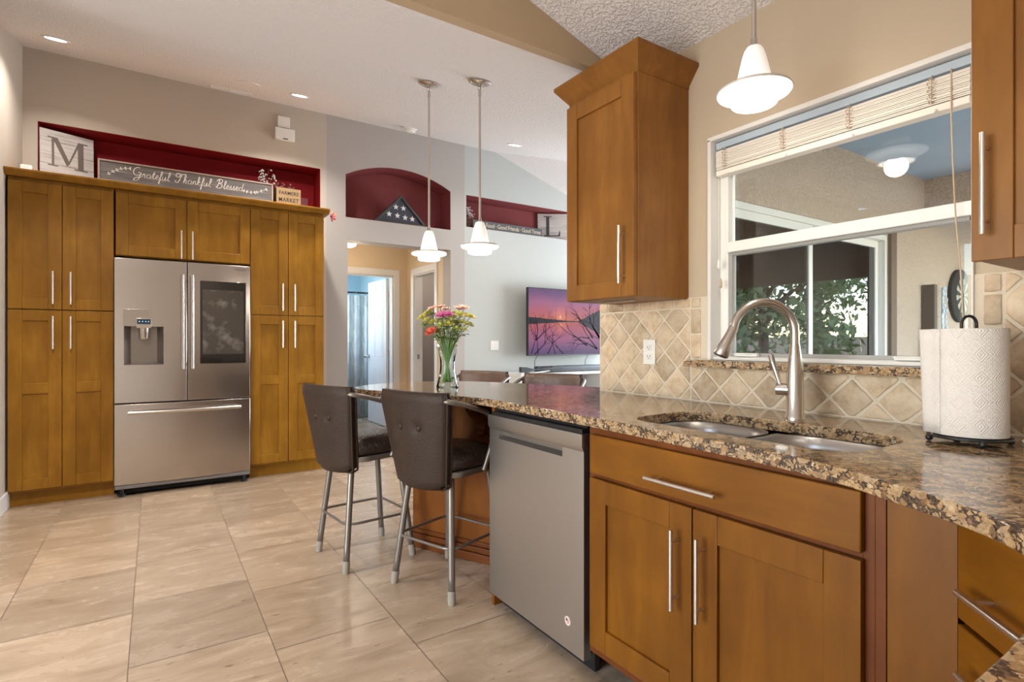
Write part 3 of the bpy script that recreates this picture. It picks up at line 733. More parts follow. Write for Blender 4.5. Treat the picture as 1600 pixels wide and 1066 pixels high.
# corbel bracket
nrm = Vector((-.90, -.436)); tg = Vector((-.436, .90))
cp = [(0, .873), (.20, .873), (.20, .855), (.185, .845), (.17, .81), (.13, .775), (.10, .76), (.085, .735), (.085, .715), (.10, .70), (.10, .685), (.06, .68), (.03, .66), (0, .65)]
bm = B(); prism(bm, cp, 'x', -.03, .03)
base = Vector((1.468, 2.452))
Mx = Matrix(((tg.x, nrm.x, 0, base.x), (tg.y, nrm.y, 0, base.y), (0, 0, 1, 0), (0, 0, 0, 1)))
bm.transform(Mx); obj('corbel', bm, M['woodr'], pb, bev=.004)

# ---- wall cabinets
wc = thing('wall_cabinet', (1.60, 1.973, 1.343), 'maple wall cabinet with crown hanging left of the kitchen window', 'cabinet', rz=RW)
bm = B(); box(bm, .003, .428, .021, .33, .0, .912); obj('cabinet_body', bm, M['wood_lamplit'], wc, local=True, bev=.001)
a = shaker(wc, 'door', .003, .424, .002, .895, M['wood_lamplit'], rail=.07); bar_handle(a, (.375, 0, .17), .235)
bm = B()
# crown: flared ring around front and both sides
lo = [(.0, .33), (.0, .018), (.431, .018), (.431, .33)]; hi = [(-.05, .33), (-.05, -.035), (.481, -.035), (.481, .33)]
z0, z1, z2 = .905, .985, 1.0
ring = []
for pts, z in ((lo, z0), (lo, z0+.012), (hi, z1), (hi, z2)):
    ring.append([bm.verts.new((x, y, z)) for x, y in pts])
for A_, C_ in zip(ring, ring[1:]):
    for i in range(3): bm.faces.new((A_[i], A_[i+1], C_[i+1], C_[i]))
bm.faces.new(ring[-1]); bm.faces.new(list(reversed(ring[0]))); bm.faces.new([r_[0] for r_ in ring] + [r_[3] for r_ in reversed(ring)])
obj('crown_moulding', bm, M['wood_lamplit'], wc, local=True)
bm = B(); box(bm, .12, .30, .12, .14, -.008, 0); obj('light_bracket', bm, M['nickel'], wc, local=True)
wc2 = thing('wall_cabinet', (1.60, .474, 1.351), 'maple wall cabinet hanging right of the kitchen window above the paper towels', 'cabinet', rz=RW)
bm = B(); box(bm, .002, .52, .021, .33, .0, .915); obj('cabinet_body', bm, M['wood_lamplit'], wc2, local=True, bev=.001)
a = shaker(wc2, 'door', .0, .52, -.004, .90, M['wood_lamplit']); bar_handle(a, (.030, 0, .168), .23)
bm = B(); box(bm, .06, .46, .16, .22, -.022, -.0005); obj('under_cabinet_light', bm, M['darkgap'], wc2, local=True, bev=.002)
for x in (.12, .4):
    bm = B(); box(bm, x, x+.03, .10, .15, -.018, -.0005); obj('clip', bm, M['nickel'], wc2, local=True)
bm = B(); box(bm, -.01, .53, -.01, .33, .915, .94); obj('crown_moulding', bm, M['wood_h'], wc2, local=True, bev=.003)
# ================================================================== COUNTER, SINK, BACKSPLASH, WINDOW
CT = .908; CTH = .033
front = [(1.222, 1.9), (1.22, 1.6), (1.212, 1.3), (1.198, 1.0), (1.180, .75), (1.148, .567), (1.095, .44), (1.035, .315), (.962, .229), (.85, .178), (.70, .157), (.60, .150), (.50, .15), (.36, .15)]
fr_s = [(p.x, p.y) for p in catmull([(x, y, 0) for x, y in front], 4)]
pen = [(2.07, 2.22), (1.93, 2.55), (1.76, 2.90), (1.62, 3.09), (1.42, 3.20), (1.20, 3.19), (1.02, 3.10), (.92, 2.98), (.91, 2.84), (1.00, 2.64), (1.11, 2.41), (1.20, 2.18), (1.225, 2.02), (1.223, 1.9)]
pen_s = [(p.x, p.y) for p in catmull([(x, y, 0) for x, y in pen], 4)]
outer = [(1.928, -.598), (1.928, 2.105), (2.06, 2.105)] + pen_s[:-1] + fr_s + [(.36, -.598)]
# sink opening with rounded ends
def rrect(x0, x1, y0, y1, r, n=8):
    out = []
    for cx_, cy_, a0 in ((x1-r, y1-r, 0), (x0+r, y1-r, 90), (x0+r, y0+r, 180), (x1-r, y0+r, 270)):
        for i in range(n+1):
            a = math.radians(a0+90*i/n); out.append((cx_+r*math.cos(a), cy_+r*math.sin(a)))
    return out
hole = rrect(1.295, 1.655, .60, 1.30, .11)
def plate(outer, hole, z0, z1):
    bm = B(); loops = []
    vo = [bm.verts.new((x, y, z1)) for x, y in outer]; vh = [bm.verts.new((x, y, z1)) for x, y in hole] if hole else []
    es = [bm.edges.new((vo[i], vo[(i+1) % len(vo)])) for i in range(len(vo))] + [bm.edges.new((vh[i], vh[(i+1) % len(vh)])) for i in range(len(vh))]
    r_ = bmesh.ops.triangle_fill(bm, edges=es, use_beauty=True)
    faces = [g for g in r_['geom'] if isinstance(g, bmesh.types.BMFace)]
    e = bmesh.ops.extrude_face_region(bm, geom=faces)
    for g in e['geom']:
        if isinstance(g, bmesh.types.BMVert): g.co.z = z0
    return bm
ct = obj('countertop', plate(outer, hole, CT-CTH, CT), M['granite'], bev=.004, seg=3, angle=60)
tag(ct, 'speckled brown granite countertop with curved edge running from corner to peninsula end', 'countertop')
# window ledge
bm = B(); box(bm, 1.855, 1.985, .60, 1.515, 1.056, 1.084); box(bm, 1.855, 1.9295, .52, .60, 1.056, 1.084)
o = obj('window_ledge', bm, M['granite'], bev=.003); tag(o, 'narrow speckled granite ledge under the kitchen window', 'ledge')

# sink
sk = thing('kitchen_sink', (1.475, .95, CT-CTH), 'double bowl stainless undermount sink set in the granite', 'sink')
def bowl(name, y0, y1, depth):
    bm = B(); n = 8
    def loop(x0, x1, a, b_, r, z): return [bm.verts.new((x, y, z)) for x, y in rrect(x0, x1, a, b_, r, n)]
    zt = CT-CTH-.001
    Ls = [loop(1.285, 1.665, y0-.003, y1+.003, .11, zt), loop(1.30, 1.65, y0+.008, y1-.008, .105, zt-.002), loop(1.306, 1.644, y0+.014, y1-.014, .10, zt-.03),
          loop(1.314, 1.636, y0+.02, y1-.02, .09, zt-depth+.03), loop(1.33, 1.62, y0+.035, y1-.035, .08, zt-depth+.006), loop(1.37, 1.58, y0+.09, y1-.09, .05, zt-depth), loop(1.45, 1.50, (y0+y1)/2-.03, (y0+y1)/2+.03, .02, zt-depth-.002)]
    for A_, C_ in zip(Ls, Ls[1:]):
        m_ = len(A_)
        for i in range(m_): bm.faces.new((A_[i], A_[(i+1) % m_], C_[(i+1) % m_], C_[i]))
    bm.faces.new(Ls[-1])
    o = obj(name, bm, M['sinksteel'], sk, smooth='all')
    s_ = o.modifiers.new('solid', 'SOLIDIFY'); s_.thickness = .0015; s_.offset = -1
    bm = B(); lathe(bm, [(.045, .001), (.045, .004), (.036, .003), (.034, -.001), (0, -.002)], (1.475, (y0+y1)/2, zt-depth), 24)
    obj('drain', bm, M['nickel'], o, smooth=True)
bowl('bowl', .972, 1.302, .19); bowl('bowl', .598, .948, .20)
bm = B(); box(bm, 1.30, 1.65, .938, .982, CT-CTH-.05, CT-CTH-.004); obj('divider', bm, M['sinksteel'], sk, bev=.008, seg=4)

# faucet
fx, fy = 1.745, .975
fc = thing('kitchen_faucet', (fx, fy, CT), 'brushed nickel gooseneck faucet with pull down spray head behind the sink', 'faucet')
bm = B(); lathe(bm, [(0, 0), (.031, 0), (.031, .008), (.027, .014), (.0265, .13), (.024, .17), (.018, .215), (.0145, .245)], (fx, fy, CT), 32); obj('body', bm, M['nickel'], fc, smooth=True)
dirv = Vector((-.80, .60, 0)).normalized()
pts = [Vector((fx, fy, CT+.22))]; R_ = .098; c0 = Vector((fx, fy, CT+.283)) + dirv*R_
for i in range(0, 19):
    a = PI - i*PI*.95/18; pts.append(c0 + dirv*(R_*math.cos(a)) + Vector((0, 0, R_*math.sin(a))))
end = pts[-1]; dn = (pts[-1]-pts[-2]).normalized()
bm = B(); tube(bm, pts, .0135, 18); obj('spout', bm, M['nickel'], fc, smooth=True, angle=60)
bm = B(); hd = (dn + Vector((dirv.x*.22, dirv.y*.22, 0))).normalized()
tube(bm, [end-hd*.002, end+hd*.012, end+hd*.02, end+hd*.06, end+hd*.098, end+hd*.102], [.0145, .0155, .015, .019, .0255, .0235], 24); sh = obj('spray_head', bm, M['nickel'], fc, smooth=True)
bm = B(); tube(bm, [end+hd*.1021, end+hd*.104], .02, 20); obj('nozzle', bm, M['black'], sh)
hb = Vector((fx, fy, CT+.095)); hs = Vector((-.35, .94, 0)).normalized()
bm = B(); tube(bm, [hb+hs*.018, hb+hs*.05, hb+hs*.056, hb+hs*.058], [.0195, .0195, .018, .012], 24); hv = obj('valve', bm, M['nickel'], fc, smooth=True)
l0 = hb+hs*.044+Vector((0, 0, .012)); bm = B(); tube(bm, [l0, l0+Vector((-.004, .012, .045)), l0+Vector((-.008, .028, .098)), l0+Vector((-.008, .030, .103))], [.006, .0075, .0095, .006], 14); obj('lever', bm, M['nickel'], hv, smooth=True)

# backsplash: diamond tiles clipped to regions
def diamond_tiles(region, pitch=.1015, gap=.006, z_off=.970, y_off=.74, seedv=3):
    """region (y0,y1,z0,z1) list -> bm at X = XW-.01"""
    rnd = random.Random(seedv)
    out = B(); lay = out.loops.layers.float_color.new('tone')
    half = pitch/math.sqrt(2)
    for (ry0, ry1, rz0, rz1) in region:
        i0, i1 = int((ry0-y_off)/half)-2, int((ry1-y_off)/half)+2; j0, j1 = int((rz0-z_off)/half)-2, int((rz1-z_off)/half)+2
        for i in range(i0, i1+1):
            for j in range(j0, j1+1):
                if (i+j) % 2: continue
                cy_, cz_ = y_off+i*half, z_off+j*half; h = half-gap*.8
                poly = [(cy_+h, cz_), (cy_, cz_+h), (cy_-h, cz_), (cy_, cz_-h)]
                g = gap/2
                for ax, lim, sg in ((0, ry0+g, 1), (0, ry1-g, -1), (1, rz0+g, 1), (1, rz1-g, -1)):
                    new = []
                    for k in range(len(poly)):
                        a_, b_ = poly[k-1], poly[k]
                        ia, ib = (a_[ax]-lim)*sg >= 0, (b_[ax]-lim)*sg >= 0
                        if ia != ib:
                            tt = (lim-a_[ax])/(b_[ax]-a_[ax]); new.append((a_[0]+tt*(b_[0]-a_[0]), a_[1]+tt*(b_[1]-a_[1])))
                        if ib: new.append(b_)
                    poly = new
                    if len(poly) < 3: break
                # tidy
                pp = []
                for q in poly:
                    if not pp or (abs(q[0]-pp[-1][0])+abs(q[1]-pp[-1][1])) > .003: pp.append(q)
                if len(pp) > 2 and (abs(pp[0][0]-pp[-1][0])+abs(pp[0][1]-pp[-1][1])) < .003: pp.pop()
                if len(pp) < 3: continue
                ar = abs(sum(pp[k-1][0]*pp[k][1]-pp[k][0]*pp[k-1][1] for k in range(len(pp))))/2
                if ar < .0003: continue
                add_tile(out, lay, pp, rnd)
    return out
def add_tile(out, lay, pp, rnd):
    # wobble the outline a little: tumbled edges
    n_ = len(pp); cen = (sum(p[0] for p in pp)/n_, sum(p[1] for p in pp)/n_)
    ring = []
    for k in range(n_):
        a_, b_ = pp[k], pp[(k+1) % n_]; L_ = math.hypot(b_[0]-a_[0], b_[1]-a_[1]); m_ = max(2, int(L_/.016))
        for s in range(m_):
            t_ = s/m_; y, z = a_[0]+(b_[0]-a_[0])*t_, a_[1]+(b_[1]-a_[1])*t_
            w_ = rnd.uniform(0, .0022) + (.0022 if s == 0 else 0)
            d_ = math.hypot(cen[0]-y, cen[1]-z) or 1; ring.append((y+(cen[0]-y)/d_*w_, z+(cen[1]-z)/d_*w_))
    tone = (rnd.random(), rnd.random(), rnd.random(), 1)
    def lp(x, ins):
        r_ = []
        for y, z in ring:
            d_ = math.hypot(cen[0]-y, cen[1]-z) or 1; k_ = min(ins, d_*.5); r_.append(out.verts.new((x, y+(cen[0]-y)/d_*k_, z+(cen[1]-z)/d_*k_)))
        return r_
    A_, C_, E_ = lp(XW-.0045, 0), lp(XW-.0078, .0010), lp(XW-.0092, .0045)
    fcs = []
    for P_, Q_ in ((A_, C_), (C_, E_)):
        for k in range(len(P_)):
            j = (k+1) % len(P_); fcs.append(out.faces.new((P_[k], P_[j], Q_[j], Q_[k])))
    fcs.append(out.faces.new(E_))
    for f in fcs:
        f.smooth = True
        for l in f.loops: l[lay] = tone
regs = [(-.59, .50, CT+.001, 1.349), (1.53, 2.095, CT+.001, 1.305), (.50, 1.53, CT+.001, 1.054)]
bmt = diamond_tiles(regs)
lay = bmt.loops.layers.float_color['tone']; rnd = random.Random(5)
def strip_tiles(y0, y1, z0, z1, vertical, step=.10, gap=.0045):
    a = z0 if vertical else y0; e = z1 if vertical else y1
    while a < e-.02:
        b_ = min(a+step*rnd.uniform(.9, 1.15), e)
        g = gap/2
        q = (y0+g, y1-g, a+g, b_-g) if vertical else (a+g, b_-g, z0+g, z1-g)
        add_tile(bmt, lay, [(q[0], q[2]), (q[1], q[2]), (q[1], q[3]), (q[0], q[3])], rnd); a = b_
strip_tiles(1.475, 1.53, 1.087, 1.349, True); strip_tiles(.50, .545, 1.087, 1.349, True)
strip_tiles(1.53, 2.095, 1.305, 1.349, False)
merge_g = B(); box(merge_g, XW-.005, XW, -.598, .578, CT, 1.349); box(merge_g, XW-.005, XW, 1.44, 2.10, CT, 1.349); box(merge_g, XW-.005, XW, .578, 1.44, CT, 1.055)
bs = struct('wall_backsplash', bmt, M['tile'])
gg = struct('grout', merge_g, M['tgrout'], bs)
# granite-coloured end trim of wall: narrow tile bullnose at the free end
# ---- kitchen window
win = thing('window_1', (2.0, 1.005, 1.084), 'white vinyl kitchen window over the sink', 'window'); win['kind'] = 'structure'
fx0, fx1 = 1.985, 2.035
def bar(y0, y1, z0, z1, x0=fx0, x1=fx1, mm='vinyl', name='frame', bm=None):
    box(bm, x0, x1, y0, y1, z0, z1)
bm = B()
WY0_, WY1_, WZ0_, WZ1_ = WY0, WY1, 1.055, WZ1
bar(WY1-.04, WY1, WZ0_, WZ1, bm=bm); bar(WY0, WY0+.013, WZ0_, WZ1, bm=bm); bar(WY0+.013, WY1-.04, WZ1-.03, WZ1, bm=bm); bar(WY0+.013, WY1-.04, WZ0_, 1.10, bm=bm)
frm = obj('window_frame', bm, M['vinyl'], win, bev=.003)
bm = B(); bar(WY0+.013, WY1-.04, 1.527, 1.570, x0=1.975, x1=2.03, bm=bm); obj('meeting_rail', bm, M['vinyl'], win, bev=.003)
gm = plain('grey_sash', (.34, .33, .32), .4)
bm = B(); y0, y1, z0, z1 = WY0+.013, WY1-.04, 1.10, 1.527
box(bm, 1.99, 2.02, y1-.014, y1, z0, z1); box(bm, 1.99, 2.02, y0, y0+.006, z0, z1); box(bm, 1.99, 2.02, y0+.014, y1-.014, z0, z0+.014); box(bm, 1.99, 2.02, y0+.014, y1-.014, z1-.012, z1)
obj('lower_sash', bm, gm, win, bev=.001)
bm = B(); box(bm, 2.003, 2.007, y0+.012, y1-.012, z0+.012, z1-.01); obj('glass_pane', bm, M['glass'], win)
bm = B(); box(bm, 2.013, 2.017, WY0+.011, WY1-.038, 1.568, WZ1-.028); obj('glass_pane', bm, M['glass'], win)
bm = B(); box(bm, XW-.012, XW+.055, WY1-.004, WY1+.012, 1.084, WZ1+.004)
box(bm, XW-.012, XW+.055, WY0-.003, WY0+.003, 1.084, WZ1+.004); box(bm, XW-.012, XW+.055, WY0-.003, WY1+.012, WZ1-.004, WZ1+.014)
box(bm, XW+.005, XW+.055, WY0, WY1, 1.0845, 1.098)
obj('reveal', bm, M['white'], win, bev=.002)
for y in (1.30, .73):
    bm = B(); box(bm, 1.968, 1.985, y-.05, y+.05, 1.1005, 1.114); box(bm, 1.958, 1.968, y-.05, y+.05, 1.1085, 1.112); obj('sash_latch', bm, M['white_plastic'], win, bev=.002)
# ---- blinds
bl = thing('window_blind', (1.965, 1.005, 1.98), 'cream slatted blind pulled up at the top of the kitchen window', 'blind')
bm = B(); box(bm, 1.948, 1.982, WY0+.008, WY1-.008, 1.955, 1.982); obj('head_rail', bm, plain('head_rail_reflection_blue', (.42, .50, .58), .4), bl, bev=.002)  # blue reflection above the slats painted into the rail colour
bm = B(); z = 1.868
rn = random.Random(2)
for k in range(15):
    zz = z+.0052*k; o_ = rn.uniform(-.002, .002)
    prism(bm, [(1.943+o_, zz), (1.963+o_, zz+.0008), (1.985+o_, zz), (1.985+o_, zz+.0038), (1.963+o_, zz+.0046), (1.943+o_, zz+.0038)], 'y', WY0+.012, WY1-.012)
obj('slats', bm, M['blind'], bl)
bm = B(); box(bm, 1.942, 1.986, WY0+.012, WY1-.012, 1.842, 1.865); br = obj('bottom_rail', bm, M['blind'], bl, bev=.003)
for y in (1.375, 1.13, .90, .67):
    bm = B(); cyl(bm, (1.942, y, 1.957), (1.9415, y, 1.87), .0014, 6)
    for k in range(7):
        zz = 1.875+.0105*k
        pts = [(1.942-.012*math.sin(a_)*1.0, y+.011*math.cos(a_)*(1 if k % 2 else .6), zz+.004*math.sin(2*a_)+.003*k*.2) for a_ in [i*PI/6 for i in range(12)]]
        tube(bm, pts, .0011, 5, closed=True)
    obj('ladder_cord', bm, M['cord'], bl)
    bm = B(); ball(bm, (1.939, y-.01, 1.846), .006, 1, 1, 1); obj('cord_button', bm, M['white_plastic'], br)
for y, zb, nm in ((1.405, 1.50, 'lift_cord'), (1.396, 1.42, 'lift_cord')):
    bm = B(); cyl(bm, (1.944, y, 1.957), (1.944, y, zb), .001, 6); cdo = obj(nm, bm, M['white_plastic'], bl)
    bm = B(); lathe(bm, [(.002, .0), (.006, -.012), (.0065, -.035), (.003, -.04)], (1.944, y, zb), 12, close=True); obj('tassel', bm, M['cord'] if zb < 1.5 else M['white_plastic'], cdo)
bm = B(); cp_ = catmull([(1.943, .622, 1.957), (1.938, .62, 1.80), (1.94, .612, 1.55), (1.94, .60, 1.38), (1.938, .592, 1.22), (1.935, .587, 1.14)], 6)
tube(bm, cp_, .0022, 8); obj('pull_cord', bm, M['cord'], bl, smooth='all')
# outlet
def cover_plate(name, loc, nx, label, cat, kind):
    """plate facing -X (nx=-1) or -Y"""
    x, y, z = loc; t_ = thing(name, loc, label, cat)
    bm = B()
    if nx == 'x': box(bm, x-.006, x, y-.036, y+.036, z-.058, z+.058)
    else: box(bm, x-.036*1.6, x+.036*1.6, y-.006, y, z-.058, z+.058)
    pl = obj('plate', bm, M['white_plastic'], t_, bev=.002)
    if kind == 'outlet':
        for s in (-1, 1):
            bm = B(); box(bm, x-.009, x-.006, y-.017, y+.017, z+s*.021-.014, z+s*.021+.014); so = obj('socket', bm, M['white_plastic'], t_, bev=.0015)
            bm = B()
            for q in (-.007, .007): box(bm, x-.0096, x-.0089, y+q-.0012, y+q+.0012, z+s*.021-.003, z+s*.021+.006)
            box(bm, x-.0096, x-.0089, y-.002, y+.002, z+s*.021-.010, z+s*.021-.006)
            obj('slot', bm, M['darkgap'], so)
    else:
        for s in (-1, 1):
            bm = B(); box(bm, x+s*.024-.015, x+s*.024+.015, y-.0095, y-.006, z-.032, z+.032); obj('rocker', bm, M['white_plastic'], t_, bev=.002)
    return t_
cover_plate('power_outlet', (XW-.0094, 1.757, 1.112), 'x', 'white power outlet on the diamond tile backsplash', 'outlet', 'outlet')
cover_plate('light_switch', (3.46, YF, 1.113), 'y', 'white double rocker light switch on the grey living room wall', 'switch', 'switch')
# ================================================================== PENDANTS
def make_pendant(loc, ztop, label):
    """origin at centre of the disc rim; ztop = ceiling height at that point"""
    x, y, z = loc; p = thing('pendant_lamp', loc, label, 'pendant lamp', group='pendant lamps over the counter')
    H = ztop-z
    bm = B(); lathe(bm, [(.0, .138), (.010, .138), (.021, .133), (.028, .122), (.035, .10), (.043, .065), (.050, .03), (.056, .004)], (0, 0, 0), 32)
    up = obj('lamp_shade', bm, M['lamptop'], p, local=True, smooth=True)
    s_ = up.modifiers.new('s', 'SOLIDIFY'); s_.thickness = .003
    bm = B(); lathe(bm, [(.054, .006), (.070, .006), (.104, -.002), (.106, -.006), (.103, -.010), (.060, -.006)], (0, 0, 0), 40, close=False); 
    obj('lamp_brim', bm, M['lampglass'], p, local=True, smooth=True)
    bm = B(); lathe(bm, [(.1065, -.004), (.108, .000), (.1045, .0045), (.098, .006), (.098, .0035), (.104, .0015), (.106, -.003)], (0, 0, 0), 40)
    obj('brim_ring', bm, plain('frosted_rim', (.62, .58, .55), .3), p, local=True, smooth=True)
    bm = B(); lathe(bm, [(.062, -.006), (.067, -.025), (.066, -.040), (.062, -.043), (.060, -.040), (.062, -.025), (.058, -.006)], (0, 0, 0), 32)
    obj('lamp_cup', bm, M['lampglass'], p, local=True, smooth=True)
    bm = B(); ball(bm, (0, 0, -.005), .030, 1, 1, 1, 16, 10); obj('bulb', bm, M['diffuser'], p, local=True, smooth='all')
    bm = B(); lathe(bm, [(0, .160), (.009, .160), (.010, .145), (.013, .137), (0, .137)], (0, 0, 0), 20); obj('socket_cap', bm, M['nickel'], p, local=True, smooth=True)
    bm = B(); cyl(bm, (0, 0, .155), (0, 0, H-.05), .0065, 12); obj('rod', bm, plain('grey_rod', (.50, .44, .39), .35, .5), p, local=True, smooth=True)
    return p, H
def canopy(p, H, slope):
    """domed canopy lying against the sloped ceiling; slope = rotation matrix"""
    bm = B(); lathe(bm, [(.066, 0), (.068, -.004), (.060, -.012), (.035, -.022), (.012, -.027), (0, -.027)], (0, 0, 0), 32)
    bm.transform(T(0, 0, H-.003) @ slope); o = obj('canopy', bm, M['nickel'], p, local=True, smooth=True)
    bm = B(); ball(bm, (0, 0, H-.04), .012); cyl(bm, (0, 0, H-.085), (0, 0, H-.04), .009, 12); obj('swivel', bm, M['nickel'], p, local=True, smooth=True)
sl_d = Matrix.Rotation(math.atan(.281), 4, 'X')
px_, py_ = 1.40, 3.05
p, H = make_pendant((px_, py_, 1.700), p1(py_), 'lit white glass pendant over the peninsula, farther of the two, left of the vase'); canopy(p, H, sl_d)
px_, py_ = 1.535, 2.665
p, H = make_pendant((px_, py_, 1.700), p1(py_), 'lit white glass pendant over the peninsula, nearer of the two, beside the vase flowers'); canopy(p, H, sl_d)
sl_k = Matrix.Rotation(math.atan(.32), 4, 'Y')
p, H = make_pendant((1.53, .982, 1.925), pk(1.53), 'lit white glass pendant hanging over the sink near the window'); canopy(p, H, sl_k)
def point(name, loc, w_, r, col=(1, .86, .68)):
    d = bpy.data.lights.new(name, 'POINT'); d.energy = w_; d.shadow_soft_size = r; d.color = col
    o = bpy.data.objects.new(name, d); COL.objects.link(o); o.location = loc; return o
# the lamps' own light leaves below the cup
point('pendant_light', (1.40, 3.05, 1.64), 4, .04, (1, .9, .78)); point('pendant_light', (1.535, 2.665, 1.64), 4, .04, (1, .9, .78)); point('pendant_light', (1.53, .982, 1.865), 4, .04, (1, .9, .78))

# ---- ceiling fixtures
def on_slope(x, y, off=.0): return (x, y, p1(y)-off)
def downlight(x, y, label, watts=20, kind='dining'):
    if kind == 'dining': z = p1(y) if x < 3.2 else min(p1(y), p2(x)); rot = Matrix.Rotation(math.atan(.281), 3, 'X')
    else: z = pk(x); rot = Matrix.Rotation(math.atan(.32), 3, 'Y')
    e = rot.to_euler(); t_ = thing('ceiling_downlight', (x, y, z), label, 'ceiling light', rot=tuple(e), group='recessed ceiling lights')
    bm = B(); lathe(bm, [(.080, 0), (.082, -.003), (.076, -.007), (.060, -.005), (.060, 0)], (0, 0, 0), 32); obj('trim_ring', bm, M['white_plastic'], t_, local=True, smooth=True)
    bm = B(); lathe(bm, [(.060, -.0015), (0, -.0015)], (0, 0, 0), 32); obj('lens', bm, M['diffuser'], t_, local=True)
    a = area_light('downlight_beam', (x, y, z-.015), tuple(e), .11, .11, watts, (1, .94, .87), 'DISK', spread=math.radians(118))
    return t_
downlight(-.568, 4.863, 'recessed ceiling light above the left pantry cabinet', 7)
downlight(1.022, 4.809, 'recessed ceiling light in front of the long red niche', 16)
downlight(3.129, 4.709, 'recessed ceiling light over the living room', 5)
# added downlights out of view, put in to fill the room with light
downlight(-.6, 3.0, 'added unseen ceiling light over the left of the dining floor', 18)
downlight(-1.9, 1.2, 'added unseen ceiling light in the kitchen vault over the far left floor', 12, 'kitchen')
downlight(.1, 1.3, 'added unseen ceiling light in the kitchen vault over the open floor', 7, 'kitchen')
downlight(.75, -.1, 'added unseen ceiling light in the kitchen vault near the back wall', 6, 'kitchen')
# air vent, cover plate, smoke detector
e = tuple(Matrix.Rotation(math.atan(.281), 3, 'X').to_euler())
v_ = thing('ceiling_vent', (.57, 5.46, p1(5.46)), 'white slotted air vent in the ceiling above the long niche', 'vent', rot=e)
bm = B(); 
for a0, a1, b0, b1 in ((-.17, .17, -.075, -.055), (-.17, .17, .055, .075), (-.17, -.15, -.055, .055), (.15, .17, -.055, .055), (-.008, .008, -.055, .055)): box(bm, a0, a1, b0, b1, -.008, 0)
obj('frame', bm, M['white_plastic'], v_, local=True, bev=.002)
bm = B(); box(bm, -.15, .15, -.055, .055, -.001, .0); obj('backing', bm, M['darkgap'], v_, local=True)
for k in range(6):
    bm = B(); y = -.05+.018*k; prism(bm, [(y, -.002), (y+.003, -.006), (y+.004, -.005), (y+.001, -.001)], 'x', -.15, .15); obj('slat', bm, M['white_plastic'], v_, local=True)
bm = B(); lathe(bm, [(0, -.006), (.085, -.006), (.09, 0)], (0, 0, 0), 32); bm.transform(T(.63, 4.80, p1(4.80)) @ Matrix.Rotation(math.atan(.281), 4, 'X'))
tag(obj('ceiling_cover_plate', bm, M['ceil'], smooth=True), 'flat round cover plate on the ceiling between the downlights', 'cover plate')
sd = thing('smoke_detector', (2.203, 5.275, p1(5.275)), 'round white smoke detector on the ceiling above the arched niche', 'smoke detector', rot=e)
bm = B(); lathe(bm, [(.075, 0), (.075, -.012), (.068, -.016)], (0, 0, 0), 32, close=True); obj('base', bm, M['white_plastic'], sd, local=True, smooth=True)
bm = B(); lathe(bm, [(.060, -.0165), (.058, -.034), (.045, -.044), (0, -.046)], (0, 0, 0), 32); obj('cap', bm, M['white_plastic'], sd, local=True, smooth=True)
# wall boxes right above niche
t_ = thing('wall_sensor', (1.05, YF, 3.29), 'small square white sensor box, upper of the two on the beige wall', 'sensor')
bm = B(); box(bm, .994, 1.105, YF-.03, YF, 3.238, 3.345); obj('case', bm, M['white_plastic'], t_, bev=.006)
bm = B(); box(bm, 1.0, 1.099, YF-.031, YF-.030, 3.25, 3.252); obj('seam', bm, plain('grey_seam', (.3, .3, .3), .6), t_)
t_ = thing('door_chime', (1.06, YF, 3.17), 'white door chime box, lower of the two on the beige wall', 'door chime')
bm = B(); box(bm, .971, 1.147, YF-.045, YF, 3.112, 3.228); obj('case', bm, M['white_plastic'], t_, bev=.006)
bm = B(); box(bm, 1.04, 1.085, YF-.0462, YF-.0448, 3.118, 3.128); obj('slot', bm, M['darkgap'], t_)

